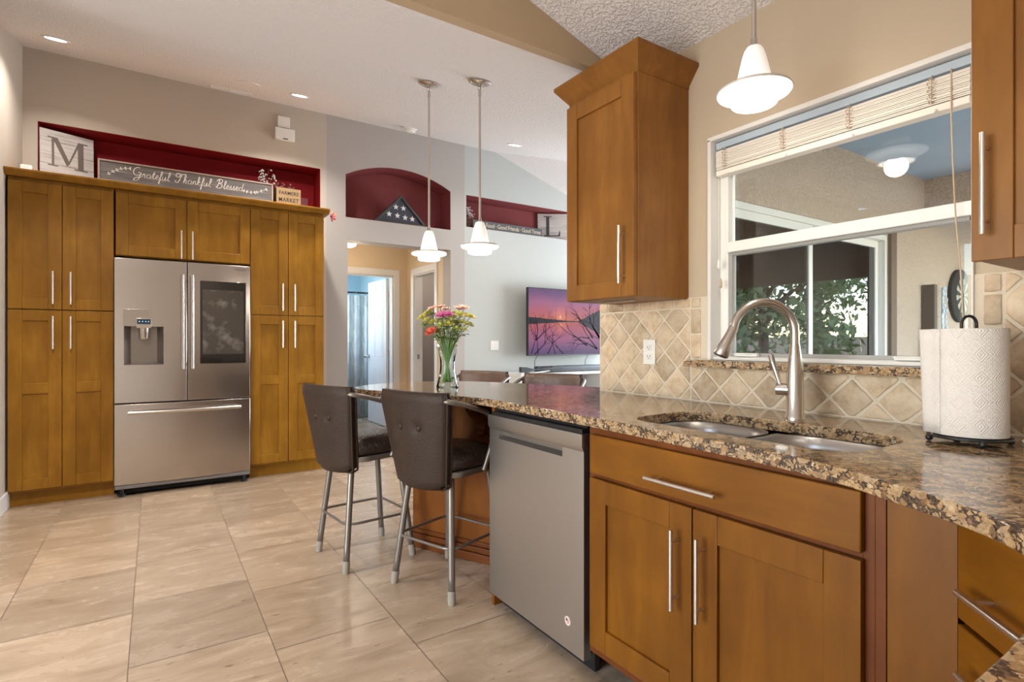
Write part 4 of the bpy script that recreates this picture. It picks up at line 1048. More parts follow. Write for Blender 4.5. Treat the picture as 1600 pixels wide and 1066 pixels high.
# ================================================================== BAR STOOLS
def make_stool(name='bar_stool'):
    s = thing(name, (0, 0, 0), 'x', 'bar stool', group='brown bar stools around the peninsula')
    tp = M['taupe']
    for sx, sy in ((-1, -1), (1, -1), (1, 1), (-1, 1)):
        pts = catmull([(.07*sx, .07*sy, .548), (.105*sx, .105*sy, .546), (.128*sx, .128*sy, .525), (.138*sx, .138*sy, .49), (.184*sx, .184*sy, .045)], 5)
        bm = B(); tube(bm, pts, .0158, 14); l_ = obj('leg', bm, tp, s, local=True, smooth='all')
        d = Vector((.046*sx, .046*sy, -.445)).normalized(); p0 = Vector((.184*sx, .184*sy, .045))
        bm = B(); tube(bm, [p0-d*.015, p0+d*.03, Vector((p0+d*.03).to_tuple()[:2]+(0.001,))], [.0178, .0185, .0165], 16); obj('rubber_tip', bm, M['rubber'], l_, local=True, smooth=True)
    h = .180; r = .06; z = .235
    rp = [(x, y, z) for x, y in rrect(-h, h, -h, h, r, 6)]
    bm = B(); tube(bm, rp, .0068, 10, closed=True); obj('foot_ring', bm, tp, s, local=True, smooth='all')
    bm = B(); prism(bm, rrect(-.195, .195, -.185, .195, .08), 'z', .548, .575); obj('seat_frame', bm, tp, s, local=True, bev=.006, seg=3)
    bm = B(); prism(bm, rrect(-.09, .09, -.09, .09, .03), 'z', .530, .548); obj('swivel_plate', bm, M['black'], s, local=True)
    # seat cushion
    def seat(u, v, w_):
        k = (u*u+v*v)
        sq = max(abs(u), abs(v)); ln = math.hypot(u, v) or 1
        f_ = .25+.75*(sq/ln if ln > 0 else 1); f_ = (sq/ln)*.45+.55
        x, y = u*f_*.205/(1 if True else 1), v*f_*.200+.005
        edge = max(0, max(abs(u), abs(v))-.55)/.45
        z_ = .576 if w_ < 0 else .664 - .030*edge**2.2 + .006*(1-k)
        if -1 < w_ < 1: z_ = .62
        bul = 1.03 if abs(w_) < .5 else (0.985 if w_ > 0 else .97)
        return Vector((x*bul, y*bul, z_))
    bm = B(); warp_box(bm, 12, 12, 2, seat); obj('seat', bm, M['leather_tuft'], s, local=True, subsurf=1, smooth='all')
    # backrest, narrower at the bottom, rolled top, gentle curve
    def back(u, v, w_):
        q = (w_+1)/2
        W_ = .150+.062*min(1, q*1.1) - (.012 if q > .94 else 0) - (.03 if q < .04 else 0)
        x = u*W_; z_ = .492+.445*q
        yc = -.208-.062*q + .036*u*u
        th = .030*(1-.35*abs(u)**6)*(1-.5*(max(0, q-.93)/.07)**2)*(1-.4*(max(0, .06-q)/.06)**2)
        y = yc + v*th
        for bx_ in (-.058, .058):
            dd_ = ((x-bx_)**2+(z_-.775)**2)/(.022**2); 
            if v != 0: y -= v*.013*math.exp(-dd_)
        # vertical pull creases
        if v != 0: y -= v*.003*math.exp(-((abs(x)-.058)/.01)**2)*max(0, 1-abs(z_-.775)/.16)
        return Vector((x, y, z_))
    bm = B(); warp_box(bm, 22, 4, 30, back); bk = obj('backrest', bm, M['leather'], s, local=True, smooth='all')
    for sx in (-.058, .058):
        for v, sgn in ((-1, -1), (1, 1)):
            c = back(sx/.19, v, (.775-.492)/.445*2-1); bm = B(); ball(bm, c+Vector((0, sgn*.004, 0)), .0155, 1, .7, 1, 14, 8); obj('button', bm, M['leather'], bk, local=True, smooth='all')
    for sx in (-1, 1):
        for v in (-.72, .72):
            pts = [back(sx*1.0, v, -1+2*i/24)+Vector((sx*.003, 0, 0)) for i in range(25)]
            bm = B(); tube(bm, pts, .0055, 8); obj('piping', bm, M['leather'], bk, local=True, smooth='all')
    for sx in (-1, 1):
        pts = catmull([(.185*sx, -.245, .902), (.222*sx, -.23, .898), (.236*sx, -.16, .882), (.243*sx, -.05, .848), (.245*sx, .0, .828), (.243*sx, .035, .79), (.232*sx, .045, .70), (.208*sx, .03, .60), (.198*sx, .02, .556)], 6)
        bm = B(); tube(bm, pts, .0115, 14); ar = obj('arm', bm, tp, s, local=True, smooth='all')
        bm = B(); n_ = len(pts); i0, i1 = int(n_*.47), int(n_*.74); tube(bm, pts[i0:i1], [.0175 if k not in (0, i1-i0-1) else .0145 for k in range(i1-i0)], 14); obj('arm_pad', bm, M['black'], ar, local=True, smooth=True)
    return s
lt = plain('quilted_brown_vinyl', (.040, .025, .020), .36); N = lt.node_tree.nodes; L = lt.node_tree.links
tc = N.new('ShaderNodeTexCoord'); v_ = N.new('ShaderNodeTexVoronoi'); v_.inputs['Scale'].default_value = 62; L.new(tc.outputs['Object'], v_.inputs['Vector'])
b_ = N.new('ShaderNodeBump'); b_.inputs['Strength'].default_value = .7; b_.inputs['Distance'].default_value = .004; b_.invert = True
L.new(v_.outputs['Distance'], b_.inputs['Height']); L.new(b_.outputs[0], N['Principled BSDF'].inputs['Normal']); M['leather_tuft'] = lt
s2 = make_stool()
def place_stool(o, x, y, rz, legrz, label):
    o.location = (x, y, 0); o.rotation_euler = (0, 0, math.radians(rz)); o['label'] = label
    for ch in o.children:
        if ch.name.split('.')[0] in ('leg', 'foot_ring', 'swivel_plate'): ch.rotation_euler = (0, 0, math.radians(legrz-rz))
s1 = copy_tree(s2); s3 = copy_tree(s2); s4 = copy_tree(s2)
place_stool(s2, 1.205, 2.385, -70, -70, 'brown vinyl bar stool with grey metal legs nearest the dishwasher')
place_stool(s1, .967, 2.935, -72, -84, 'brown vinyl bar stool at the far left end of the peninsula')
place_stool(s3, 1.88, 3.46, 116, 116, 'brown bar stool behind the peninsula, partly hidden by the flower vase')
place_stool(s4, 2.12, 2.87, 124, 124, 'brown bar stool behind the peninsula in front of the television')
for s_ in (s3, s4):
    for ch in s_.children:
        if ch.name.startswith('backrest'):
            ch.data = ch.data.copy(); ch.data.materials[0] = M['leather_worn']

# ================================================================== VASE AND FLOWERS
VX, VY = 1.345, 2.69
vs = thing('glass_vase', (VX, VY, CT), 'clear glass vase with flared base standing on the peninsula', 'vase')
gm_ = bpy.data.materials.new('clear_glass'); gm_.use_nodes = True; gp = gm_.node_tree.nodes['Principled BSDF']; gp.inputs['Base Color'].default_value = (.86, .96, .95, 1)
gp.inputs['Transmission Weight'].default_value = 1; gp.inputs['Roughness'].default_value = 0.0; gp.inputs['IOR'].default_value = 1.45
prof = [(0, .0005), (.060, .0005), (.062, .004), (.055, .03), (.044, .075), (.040, .12), (.042, .16), (.049, .20), (.056, .235)]
bm = B(); lathe(bm, prof, (0, 0, 0), 32); obj('vase_body', bm, thin_glass('clear_vase_glass', (.86, .95, .94), ior=1.3), vs, local=True, smooth='all')
def blossom(bm, c, R_, nrm, petals, layers, cup=.35, rnd=None):
    q = nrm.to_track_quat('Z', 'Y').to_matrix()
    for l_ in range(layers):
        r0 = R_*(1-.22*l_); lift = cup+.28*l_
        for k in range(petals):
            a = 2*PI*(k+.5*l_)/petals + rnd.uniform(-.08, .08); wdt = R_*1.5/petals*2.0
            dv = Vector((math.cos(a), math.sin(a), 0)); sv = Vector((-math.sin(a), math.cos(a), 0))
            P_ = [Vector((0, 0, 0)), dv*r0*.55+sv*wdt*.5+Vector((0, 0, lift*r0*.35)), dv*r0+Vector((0, 0, lift*r0*.75)), dv*r0*.55-sv*wdt*.5+Vector((0, 0, lift*r0*.35))]
            vv = [bm.verts.new(Vector(c)+q @ p_) for p_ in P_]; bm.faces.new(vv)
FC = {'yellow': (.72, .60, .10), 'pale': (.74, .68, .30), 'pink': (.62, .10, .32), 'blush': (.78, .45, .36), 'coral': (.75, .11, .06), 'white': (.8, .76, .66), 'lime': (.42, .5, .10)}
FM = {k: plain(k+'_petals', v, .6) for k, v in FC.items()}
FL = [ # dx (picture right), height, depth, colour, radius
 (-.125, .405, .02, 'yellow', .028), (-.145, .385, -.02, 'yellow', .024), (-.105, .425, .03, 'pale', .022), (-.085, .43, .0, 'blush', .020),
 (-.045, .44, .03, 'blush', .020), (-.025, .395, -.04, 'pink', .036), (.012, .40, -.05, 'pink', .026), (.035, .385, -.03, 'pale', .024),
 (.062, .43, .03, 'blush', .022), (.092, .435, .02, 'blush', .022), (.075, .40, -.03, 'yellow', .028), (.105, .395, .02, 'pale', .026), (.135, .39, -.01, 'yellow', .026),
 (-.08, .36, -.04, 'yellow', .022), (-.03, .345, -.06, 'lime', .024), (.015, .35, -.05, 'yellow', .027), (.05, .355, .0, 'pale', .02), (.085, .36, -.02, 'yellow', .022),
 (.13, .345, .0, 'lime', .024), (.115, .35, -.03, 'pale', .022), (-.085, .305, -.06, 'coral', .030), (-.14, .345, .0, 'lime', .016), (-.055, .37, .02, 'white', .02), (.03, .32, -.05, 'white', .014),
 (-.115, .37, -.05, 'yellow', .02), (.0, .375, .04, 'yellow', .022), (.06, .325, -.06, 'lime', .02), (-.05, .31, -.03, 'yellow', .018), (.10, .32, -.05, 'pale', .018), (-.015, .43, .05, 'blush', .018), (.045, .41, -.02, 'lime', .02)]
rgt = Vector((.8355, -.5495, 0)); fwd = Vector((.5495, .8355, 0)); rnd = random.Random(11)
cname = {'yellow': 'yellow', 'pale': 'pale yellow', 'pink': 'magenta pink', 'blush': 'blush pink', 'coral': 'coral red', 'white': 'cream', 'lime': 'lime green'}
kinds = {'yellow': 'chrysanthemum', 'pale': 'chrysanthemum', 'pink': 'chrysanthemum', 'blush': 'lily', 'coral': 'carnation', 'white': 'small flower', 'lime': 'button chrysanthemum'}
for i, (dx, hz, dy, cl, R_) in enumerate(FL):
    R_ *= 1.45
    top = Vector((0, 0, hz)) + rgt*dx*.95 + fwd*dy
    f_ = thing('cut_flower', (VX, VY, CT), cname[cl]+' '+kinds[cl]+' on a green stem in the glass vase', 'flower', group=cname[cl]+' flowers in the vase')
    lowp = Vector((0, 0, .03)) + rgt*(-dx*.18+rnd.uniform(-.012, .012)) + fwd*rnd.uniform(-.02, .02); mid = Vector((0, 0, .19)) + rgt*dx*.17 + fwd*dy*.15
    pts = catmull([lowp, mid, (mid+top)/2+Vector((0, 0, .025)), top], 5)
    bm = B(); tube(bm, pts, .0021, 6); st = obj('stem', bm, M['leaf2'], f_, local=True, smooth='all')
    nrm = (top-Vector((0, 0, .20))).normalized(); nrm = (nrm*.8 - fwd*.35 + Vector((0, 0, .25))).normalized()
    bm = B()
    if cl == 'blush': blossom(bm, top, R_*1.25, nrm, 6, 2, .5, rnd)
    elif cl == 'coral': blossom(bm, top, R_, nrm, 9, 5, .25, rnd)
    else: blossom(bm, top, R_, nrm, 14, 5, .15, rnd)
    bl_ = obj('blossom', bm, FM[cl], f_, local=True)
    if R_ > .02:
        bm = B(); ball(bm, top+nrm*.006, R_*.3, 1, 1, 1, 10, 6); obj('flower_centre', bm, FM['lime'] if cl in ('yellow', 'pale', 'lime') else FM[cl], bl_, local=True, smooth='all')
    bm = B()
    for k in range(11):
        ti = rnd.randint(5, len(pts)-3); p0 = pts[ti]; a = rnd.uniform(0, 2*PI)
        dv = (Vector((math.cos(a), math.sin(a), rnd.uniform(.0, .5)))).normalized(); sv = dv.cross(Vector((0, 0, 1))).normalized(); ll = rnd.uniform(.035, .065)
        q = [p0, p0+dv*ll*.4+sv*ll*.18, p0+dv*ll*.75+sv*ll*.12-Vector((0, 0, .004)), p0+dv*ll-Vector((0, 0, .010)), p0+dv*ll*.75-sv*ll*.12-Vector((0, 0, .004)), p0+dv*ll*.4-sv*ll*.18]
        if min(v.z for v in q) < .245: continue
        vv = [bm.verts.new(v) for v in q]; bm.faces.new(vv)
    if len(bm.faces): obj('leaf', bm, M['leaf2'], st, local=True)
    else: bm.free()

# ================================================================== PAPER TOWELS
TX, TY = 1.70, .508
ph = thing('paper_towel_holder', (TX, TY, CT), 'black wire paper towel holder on the granite by the window', 'holder')
bm = B()
for r_ in (.082, .070): tube(bm, [(r_*math.cos(2*PI*i/40), r_*math.sin(2*PI*i/40), .016 if r_ > .075 else .018) for i in range(40)], .0032, 8, closed=True)
for a in (0, PI/2, PI, 1.5*PI): cyl(bm, (0, 0, .017), (.082*math.cos(a), .082*math.sin(a), .017), .003, 8)
obj('base', bm, M['black'], ph, local=True, smooth='all')
for a in (.6, .6+PI/2, .6+PI, .6+1.5*PI):
    bm = B(); ball(bm, (.082*math.cos(a), .082*math.sin(a), .0085), .0085); obj('foot', bm, M['black'], ph, local=True, smooth='all')
bm = B(); top = .30
pts = [Vector((0, 0, .017)), Vector((0, 0, .2)), Vector((0, 0, .275))]
tube(bm, pts, .0032, 8)
lp_ = [Vector((0, 0, .295)) + rgt*(.019*math.cos(a)) + Vector((0, 0, .019*math.sin(a)*1.1)) for a in [-.35*PI + i*1.7*PI/16 for i in range(17)]]
tube(bm, [rgt*-.019+Vector((0, 0, .26))] + [Vector((0, 0, .295)) + rgt*(.019*math.cos(a)) + Vector((0, 0, .021*math.sin(a))) for a in [PI - i*PI/12 for i in range(13)]] + [rgt*.019+Vector((0, 0, .26))], .0036, 8)
obj('post_loop', bm, M['black'], ph, local=True, smooth='all')
pr = thing('paper_towel_roll', (TX, TY, CT+.022), 'white embossed paper towel roll on the black wire holder', 'paper towels')
m, N, L, p = newmat('embossed_paper'); p.inputs['Base Color'].default_value = (.76, .70, .665, 1); p.inputs['Roughness'].default_value = .95
tc = N.new('ShaderNodeTexCoord'); uvm = N.new('ShaderNodeMapping'); uvm.inputs['Scale'].default_value = (1, 1, 1); L.new(tc.outputs['UV'], uvm.inputs['Vector'])
def mnode(op, a=None, b=None, va=None, vb=None):
    n_ = N.new('ShaderNodeMath'); n_.operation = op
    if a is not None: L.new(a, n_.inputs[0])
    if b is not None: L.new(b, n_.inputs[1])
    if va is not None: n_.inputs[0].default_value = va
    if vb is not None: n_.inputs[1].default_value = vb
    return n_.outputs[0]
sp = N.new('ShaderNodeSeparateXYZ'); L.new(uvm.outputs[0], sp.inputs[0])
# quilted diamonds: |fract(u)-.5|+|fract(v)-.5| rings, plus small dashes between
fu = mnode('ABSOLUTE', mnode('SUBTRACT', mnode('FRACT', mnode('MULTIPLY', sp.outputs[0], vb=11.0)), vb=.5)); fv = mnode('ABSOLUTE', mnode('SUBTRACT', mnode('FRACT', mnode('MULTIPLY', sp.outputs[1], vb=4.6)), vb=.5))
dd_ = mnode('ADD', fu, fv); rings_ = mnode('SINE', mnode('MULTIPLY', dd_, vb=44.0)); near = mnode('LESS_THAN', dd_, vb=.42)
br_ = N.new('ShaderNodeTexBrick'); br_.inputs['Scale'].default_value = 1; br_.inputs['Brick Width'].default_value = .018; br_.inputs['Row Height'].default_value = .018; br_.inputs['Mortar Size'].default_value = .0045; br_.inputs['Mortar Smooth'].default_value = .8
L.new(uvm.outputs[0], br_.inputs['Vector'])
hh = mnode('ADD', mnode('MULTIPLY', rings_, near), mnode('MULTIPLY', br_.outputs['Fac'], mnode('SUBTRACT', near, va=1.0) if False else mnode('GREATER_THAN', dd_, vb=.42)))
b_ = N.new('ShaderNodeBump'); b_.inputs['Strength'].default_value = .4; b_.inputs['Distance'].default_value = .0025; L.new(hh, b_.inputs['Height']); L.new(b_.outputs[0], p.inputs['Normal'])
M['towel'] = m
bm = B(); uvl = bm.loops.layers.uv.new('uv'); Rr = .076; n_ = 56; Hh = .262
a0_ = math.radians(150)
V0 = []; 
for i in range(n_+1):
    a = 2*PI*i/n_; V0.append([bm.verts.new((Rr*math.cos(a), Rr*math.sin(a), h_)) for h_ in (0, Hh)])
for i in range(n_):
    f = bm.faces.new((V0[i][0], V0[i+1][0], V0[i+1][1], V0[i][1])); 
    for l, (uu, vv) in zip(f.loops, ((i, 0), (i+1, 0), (i+1, 1), (i, 1))): l[uvl].uv = (uu/n_, vv)
# annular top and bottom
In = [[bm.verts.new((.021*math.cos(2*PI*i/n_), .021*math.sin(2*PI*i/n_), h_)) for h_ in (0, Hh)] for i in range(n_)]
for i in range(n_):
    j = (i+1) % n_
    bm.faces.new((V0[i][1], V0[i+1][1], In[j][1], In[i][1])); bm.faces.new((V0[i][0], In[i][0], In[j][0], V0[i+1][0])); bm.faces.new((In[i][0], In[i][1], In[j][1], In[j][0]))
obj('roll', bm, m, pr, local=True, smooth=True, angle=50)
# loose sheet leaving the roll on the left
bm = B(); uvl = bm.loops.layers.uv.new('uv'); G = []
for i in range(9):
    t_ = i/8; row = []
    for k in range(9):
        hk = k/8
        # tangent leaves the roll at its picture-left side, curls toward the camera side
        base_ = -rgt*(.0775+.008*t_+.010*t_*hk) + (-fwd)*(.006-.045*t_)
        row.append(bm.verts.new(base_ + Vector((0, 0, .001+(Hh-.002)*hk))))
    G.append(row)
for i in range(8):
    for k in range(8):
        f = bm.faces.new((G[i][k], G[i+1][k], G[i+1][k+1], G[i][k+1]))
        for l, (uu, vv) in zip(f.loops, ((i, k), (i+1, k), (i+1, k+1), (i, k+1))): l[uvl].uv = (uu*.02, vv/8)
sh_ = obj('loose_sheet', bm, m, pr, local=True, smooth='all'); so = sh_.modifiers.new('s', 'SOLIDIFY'); so.thickness = .0008
# cable and plug at the right edge
cb = thing('power_cable', (1.86, .47, CT), 'thin beige power cable lying against the backsplash beside the paper towels', 'cable')
bm = B(); tube(bm, catmull([(1.905, .43, 1.06), (1.89, .435, 1.00), (1.86, .44, .945), (1.84, .435, .915), (1.80, .43, .912), (1.775, .405, .911), (1.79, .38, .912), (1.84, .37, .912), (1.90, .30, .912)], 6), .0032, 8)
obj('cable', bm, M['blind'], cb, smooth='all')
bm = B(); tube(bm, catmull([(1.910, .425, 1.06), (1.902, .428, 1.01), (1.885, .425, .95), (1.875, .40, .917), (1.88, .34, .912)], 6), .0028, 8); obj('cable', bm, M['blind'], cb, smooth='all')
bm = B(); box(bm, 1.835, 1.875, .385, .415, CT+.0005, CT+.024); tag(obj('cable_box', bm, M['white_plastic'], bev=.004), 'tiny white plastic cable box on the granite right of the paper towels', 'cable box')
# kitchen mat in front of the sink
mt = thing('kitchen_mat', (1.15, 1.05, 0), 'white and red kitchen mat on the floor before the sink', 'mat')
mm_, N, L, p = newmat('printed_mat'); tc = N.new('ShaderNodeTexCoord'); n = N.new('ShaderNodeTexNoise'); n.inputs['Scale'].default_value = 9; L.new(tc.outputs['Object'], n.inputs['Vector'])
r = ramp(N, [(.50, (.62, .58, .55)), (.56, (.30, .03, .03)), (.62, (.62, .58, .55))]); L.new(n.outputs['Fac'], r.inputs[0]); L.new(r.outputs[0], p.inputs['Base Color']); p.inputs['Roughness'].default_value = .95
bm = B(); prism(bm, rrect(.88, 1.262, .60, 1.375, .05), 'z', .0005, .010); obj('mat_body', bm, mm_, mt, bev=.003)
# ================================================================== NICHE DECOR
white_board, N, L, p = newmat('whitewashed_boards')
tc = N.new('ShaderNodeTexCoord'); mp = N.new('ShaderNodeMapping'); mp.inputs['Scale'].default_value = (3, 3, 40); L.new(tc.outputs['Object'], mp.inputs['Vector'])
n = N.new('ShaderNodeTexNoise'); n.inputs['Scale'].default_value = 1.2; n.inputs['Detail'].default_value = 6; L.new(mp.outputs[0], n.inputs['Vector'])
r = ramp(N, [(.30, (.40, .38, .36)), (.45, (.60, .57, .55)), (.7, (.68, .66, .64))]); L.new(n.outputs['Fac'], r.inputs[0]); L.new(r.outputs[0], p.inputs['Base Color']); p.inputs['Roughness'].default_value = .8
letter = plain('grey_brown_letter_paint', (.17, .14, .125), .7); letter2 = plain('charcoal_letter_paint', (.06, .065, .075), .7)
def serif_poly(bm, pts, y0, y1): prism(bm, pts, 'y', y0, y1)
def board_sign(name, x0, x1, z0, z1, yb, lean, label, cat='sign', m=None, rz=0):
    """leaning plank board: returns thing; local frame x from 0, y=0 front face, z up"""
    t_ = thing(name, (x0, yb, z0), label, cat, rot=(lean, 0, rz)); W_, H_ = x1-x0, z1-z0
    n_ = 4
    for k in range(n_):
        pass
    bm = B()
    for k in range(n_): box(bm, 0, W_, 0, .018, k*H_/n_+.0008, (k+1)*H_/n_-.0008)
    return t_, bm, W_, H_
# M
t_, bm, W_, H_ = board_sign('letter_sign', -.757, -.398, 2.503, 2.868, 5.66, -.03, 'white plank sign with a large serif letter M in the long red niche', rz=.40)
bd = obj('board', bm, white_board, t_, local=True, bev=.001)
def letter_M(w_, h_, x, z):
    bm = B(); y0, y1 = -.002, .0
    s_ = .022*w_/.2; tk = .058*w_/.2
    serif_poly(bm, [(x-.012, z), (x+.055, z), (x+.055, z+.010), (x-.012, z+.010)], y0, y1)
    serif_poly(bm, [(x+.014, z+.01), (x+.029, z+.01), (x+.029, z+h_-.012), (x+.014, z+h_-.012)], y0, y1)
    serif_poly(bm, [(x-.012, z+h_-.010), (x+.014, z+h_-.010), (x+.014, z+h_-.012), (x+.040, z+h_-.012), (x+.048, z+h_), (x-.012, z+h_)], y0, y1)
    serif_poly(bm, [(x+.016, z+h_), (x+.052, z+h_), (x+w_*.52+.010, z+.045), (x+w_*.52-.010, z+.020)], y0-.0001, y1)
    serif_poly(bm, [(x+w_*.52-.010, z+.020), (x+w_*.52+.006, z+.035), (x+w_-.028, z+h_), (x+w_-.045, z+h_)], y0-.0002, y1)
    serif_poly(bm, [(x+w_-.048, z), (x+w_-.010, z), (x+w_-.010, z+h_), (x+w_-.048, z+h_)], y0-.0003, y1)
    serif_poly(bm, [(x+w_-.072, z), (x+w_+.018, z), (x+w_+.018, z+.010), (x+w_-.072, z+.010)], y0, y1)
    serif_poly(bm, [(x+w_-.048, z+h_-.010), (x+w_+.018, z+h_-.010), (x+w_+.018, z+h_), (x+w_-.048, z+h_)], y0, y1)
    return bm
obj('letter', letter_M(.235, .235, .062, .075), letter, bd, local=True, label='grey brown serif letter M')
# small white thing at far left of the crown
bm = B(); box(bm, -.845, -.775, 5.45, 5.52, 2.3575, 2.50); tag(obj('white_box', bm, M['white_plastic'], bev=.008), 'small white box standing on the crown board beside the M sign', 'box')
# Grateful Thankful Blessed
t_ = thing('framed_sign', (-.392, 5.66, 2.503), 'long grey framed sign reading Grateful Thankful Blessed', 'sign', rot=(-.04, 0, 0))
W_, H_ = 1.352, .182
grey_board, N, L, p = newmat('dark_grey_weathered_board')
tc = N.new('ShaderNodeTexCoord'); mp = N.new('ShaderNodeMapping'); mp.inputs['Scale'].default_value = (2, 2, 60); L.new(tc.outputs['Object'], mp.inputs['Vector'])
n = N.new('ShaderNodeTexNoise'); n.inputs['Scale'].default_value = 1.5; n.inputs['Detail'].default_value = 6; L.new(mp.outputs[0], n.inputs['Vector'])
r = ramp(N, [(.35, (.10, .09, .088)), (.62, (.17, .155, .15)), (.72, (.36, .33, .31))]); L.new(n.outputs['Fac'], r.inputs[0]); L.new(r.outputs[0], p.inputs['Base Color']); p.inputs['Roughness'].default_value = .8
frm_m = plain('taupe_frame', (.33, .26, .22), .6)
bm = B(); box(bm, .012, W_-.012, .004, .014, .012, H_-.012); bd = obj('board', bm, grey_board, t_, local=True)
bm = B(); 
for a in ((0, W_, -.008, .02, 0, .014), (0, W_, -.008, .02, H_-.014, H_), (0, .014, -.008, .02, .014, H_-.014), (W_-.014, W_, -.008, .02, .014, H_-.014)): box(bm, *a)
obj('frame', bm, frm_m, t_, local=True, bev=.002)
# cursive lettering drawn as pen strokes (unit: x-height = 1)
def arc(cx_, cy_, rx, ry, a0, a1, n=8): return [(cx_+rx*math.cos(math.radians(a0+(a1-a0)*i/n)), cy_+ry*math.sin(math.radians(a0+(a1-a0)*i/n))) for i in range(n+1)]
G_ = {
 'G': ([arc(1.05, 1.35, .75, .95, 60, 300, 12)+[(1.75, .6), (1.75, 1.1), (1.2, 1.1)], [(1.75, .9), (1.6, -.4), (1.0, -.9), (.6, -.6), (1.2, -.1), (1.9, .15)]], 2.0),
 'T': ([[(.1, 1.7), (.3, 2.25), (1.2, 2.1), (2.1, 2.3)], [(1.25, 2.1), (1.0, .8), (.7, .05), (.2, .1), (.25, .5)], arc(.5, 1.75, .45, .4, 160, 400, 8)], 1.75),
 'B': ([[(.7, 2.2), (.55, 1.0), (.3, 0)], [(.1, 1.7), (.5, 2.25), (1.2, 2.25), (1.35, 1.75), (1.0, 1.3), (.6, 1.15)], [(.6, 1.15), (1.3, 1.05), (1.45, .5), (1.0, .0), (.4, .05), (.1, .4)]], 1.7),
 'r': ([[(0, .1), (.25, .95), (.3, .75), (.6, .95), (.55, .2), (.85, .1)]], .85), 'a': ([arc(.45, .5, .35, .45, 60, 360, 10)+[(.8, .9), (.78, .1), (1.05, .1)]], 1.05),
 't': ([[(0, .1), (.4, 1.8), (.3, .2), (.45, 0), (.7, .15)], [(.05, 1.15), (.65, 1.2)]], .7), 'e': ([[(0, .2), (.5, .6), (.5, .95), (.25, .95), (.1, .4), (.35, 0), (.75, .15)]], .72),
 'f': ([[(0, .1), (.45, 1.3), (.45, 2.0), (.25, 1.9), (.25, .5), (.25, -.8), (.1, -.9), (.1, -.4), (.35, .05), (.65, .15)]], .65), 'u': ([[(0, .9), (.1, .1), (.4, 0), (.65, .9), (.65, .1), (.95, .1)]], .95),
 'l': ([[(0, .15), (.45, 1.4), (.4, 2.05), (.22, 1.9), (.22, .3), (.35, 0), (.62, .15)]], .62), 'h': ([[(0, .15), (.4, 1.5), (.35, 2.05), (.18, 1.9), (.15, 0), (.3, .75), (.6, .9), (.6, .1), (.9, .1)]], .9),
 'n': ([[(0, .1), (.12, .95), (.12, 0), (.3, .8), (.6, .9), (.6, .1), (.88, .1)]], .88), 'k': ([[(0, .15), (.4, 1.5), (.35, 2.05), (.18, 1.9), (.15, 0)], [(.15, .4), (.55, .95), (.6, .7), (.2, .5), (.6, .0), (.85, .12)]], .85),
 's': ([[(0, .1), (.4, 1.0), (.25, .75), (.5, .35), (.35, .0), (.1, .08)], [(.38, .02), (.7, .15)]], .68), 'd': ([arc(.45, .5, .35, .45, 60, 360, 10)+[(.9, 2.0), (.8, .2), (1.1, .1)]], 1.1), ' ': ([], .9)}
def script(bm, text, x, z, xh, y=-.0005, r=.0028, track=1.0):
    for ch in text:
        strokes, adv = G_[ch]
        for s_ in strokes:
            pts = catmull([(x+px*xh+pz*xh*.18, y, z+pz*xh) for px, pz in s_], 3)
            tube(bm, pts, r if ch not in 'GTB' else r*1.2, 5)
        x += adv*xh*track
    return x
bm = B(); xh = .0365; x_end = script(bm, 'Grateful Thankful Blessed', .225, .070, xh, y=.003, r=.0030, track=1.02)
def sprig(bm, pts, side, n, ll):
    tube(bm, pts, .002, 5)
    for k in range(n):
        i = int((k+.5)*(len(pts)-1)/n); p0 = Vector(pts[i]); d = (Vector(pts[min(i+1, len(pts)-1)])-Vector(pts[max(i-1, 0)])).normalized(); nn = Vector((-d.z, 0, d.x))
        for sg in (-1, 1):
            e_ = p0+(d*.75+nn*sg*.8).normalized()*ll; m_ = (p0+e_)/2; q = (e_-p0).normalized(); qn = Vector((-q.z, 0, q.x))
            prism(bm, [(p0.x, p0.z), ((m_+qn*ll*.25).x, (m_+qn*ll*.25).z), (e_.x, e_.z), ((m_-qn*ll*.25).x, (m_-qn*ll*.25).z)], 'y', .0015, .004)
sprig(bm, catmull([(.06, .003, .055), (.11, .003, .095), (.165, .003, .125), (.225, .003, .135)], 4), 1, 6, .020)
sprig(bm, catmull([(1.09, .003, .080), (1.15, .003, .070), (1.22, .003, .085), (1.30, .003, .125)], 4), 1, 7, .020)
obj('lettering', bm, plain('white_sign_paint', (.72, .69, .66), .7), bd, local=True, smooth='all')
# crates with berries
ct_m = wood('pale_crate_wood', (.26, .17, .085), (.42, .29, .16), .7, horiz=True); dk_m = wood('dark_crate_wood', (.04, .022, .014), (.09, .055, .035), .7, horiz=True)
def crate(name, x, y, z, w_, d_, h_, rz, m, label, words, wm):
    t_ = thing(name, (x, y, z), label, 'wooden box', rz=rz)
    bm = B(); th = .008; box(bm, 0, w_, 0, th, 0, h_); box(bm, 0, w_, d_-th, d_, 0, h_); box(bm, 0, th, th, d_-th, 0, h_); box(bm, w_-th, w_, th, d_-th, 0, h_); box(bm, th, w_-th, th, d_-th, 0, th)
    b_ = obj('crate', bm, m, t_, local=True, bev=.001)
    if not words: return t_
    tb = B()
    for k, (wd, sz) in enumerate(words): merge(tb, text_bm(wd, sz, .0006, bold=.0008, space=1.1, sx=.82), M=T(w_/2, -.0006, h_*(.68-.42*k)))
    obj('lettering', tb, wm, b_, local=True)
    return t_
ink = plain('black_ink', (.035, .025, .02), .8)
crate('wooden_crate', .988, 5.655, 2.503, .225, .13, .158, .0, ct_m, 'pale wooden box lettered FARMERS MARKET in the long red niche', [('FARMERS', .050), ('MARKET', .056)], ink)
crate('wooden_crate', .845, 5.76, 2.503, .13, .10, .158, -.5, dk_m, 'dark brown wooden box behind the FARMERS MARKET box', [], ink)
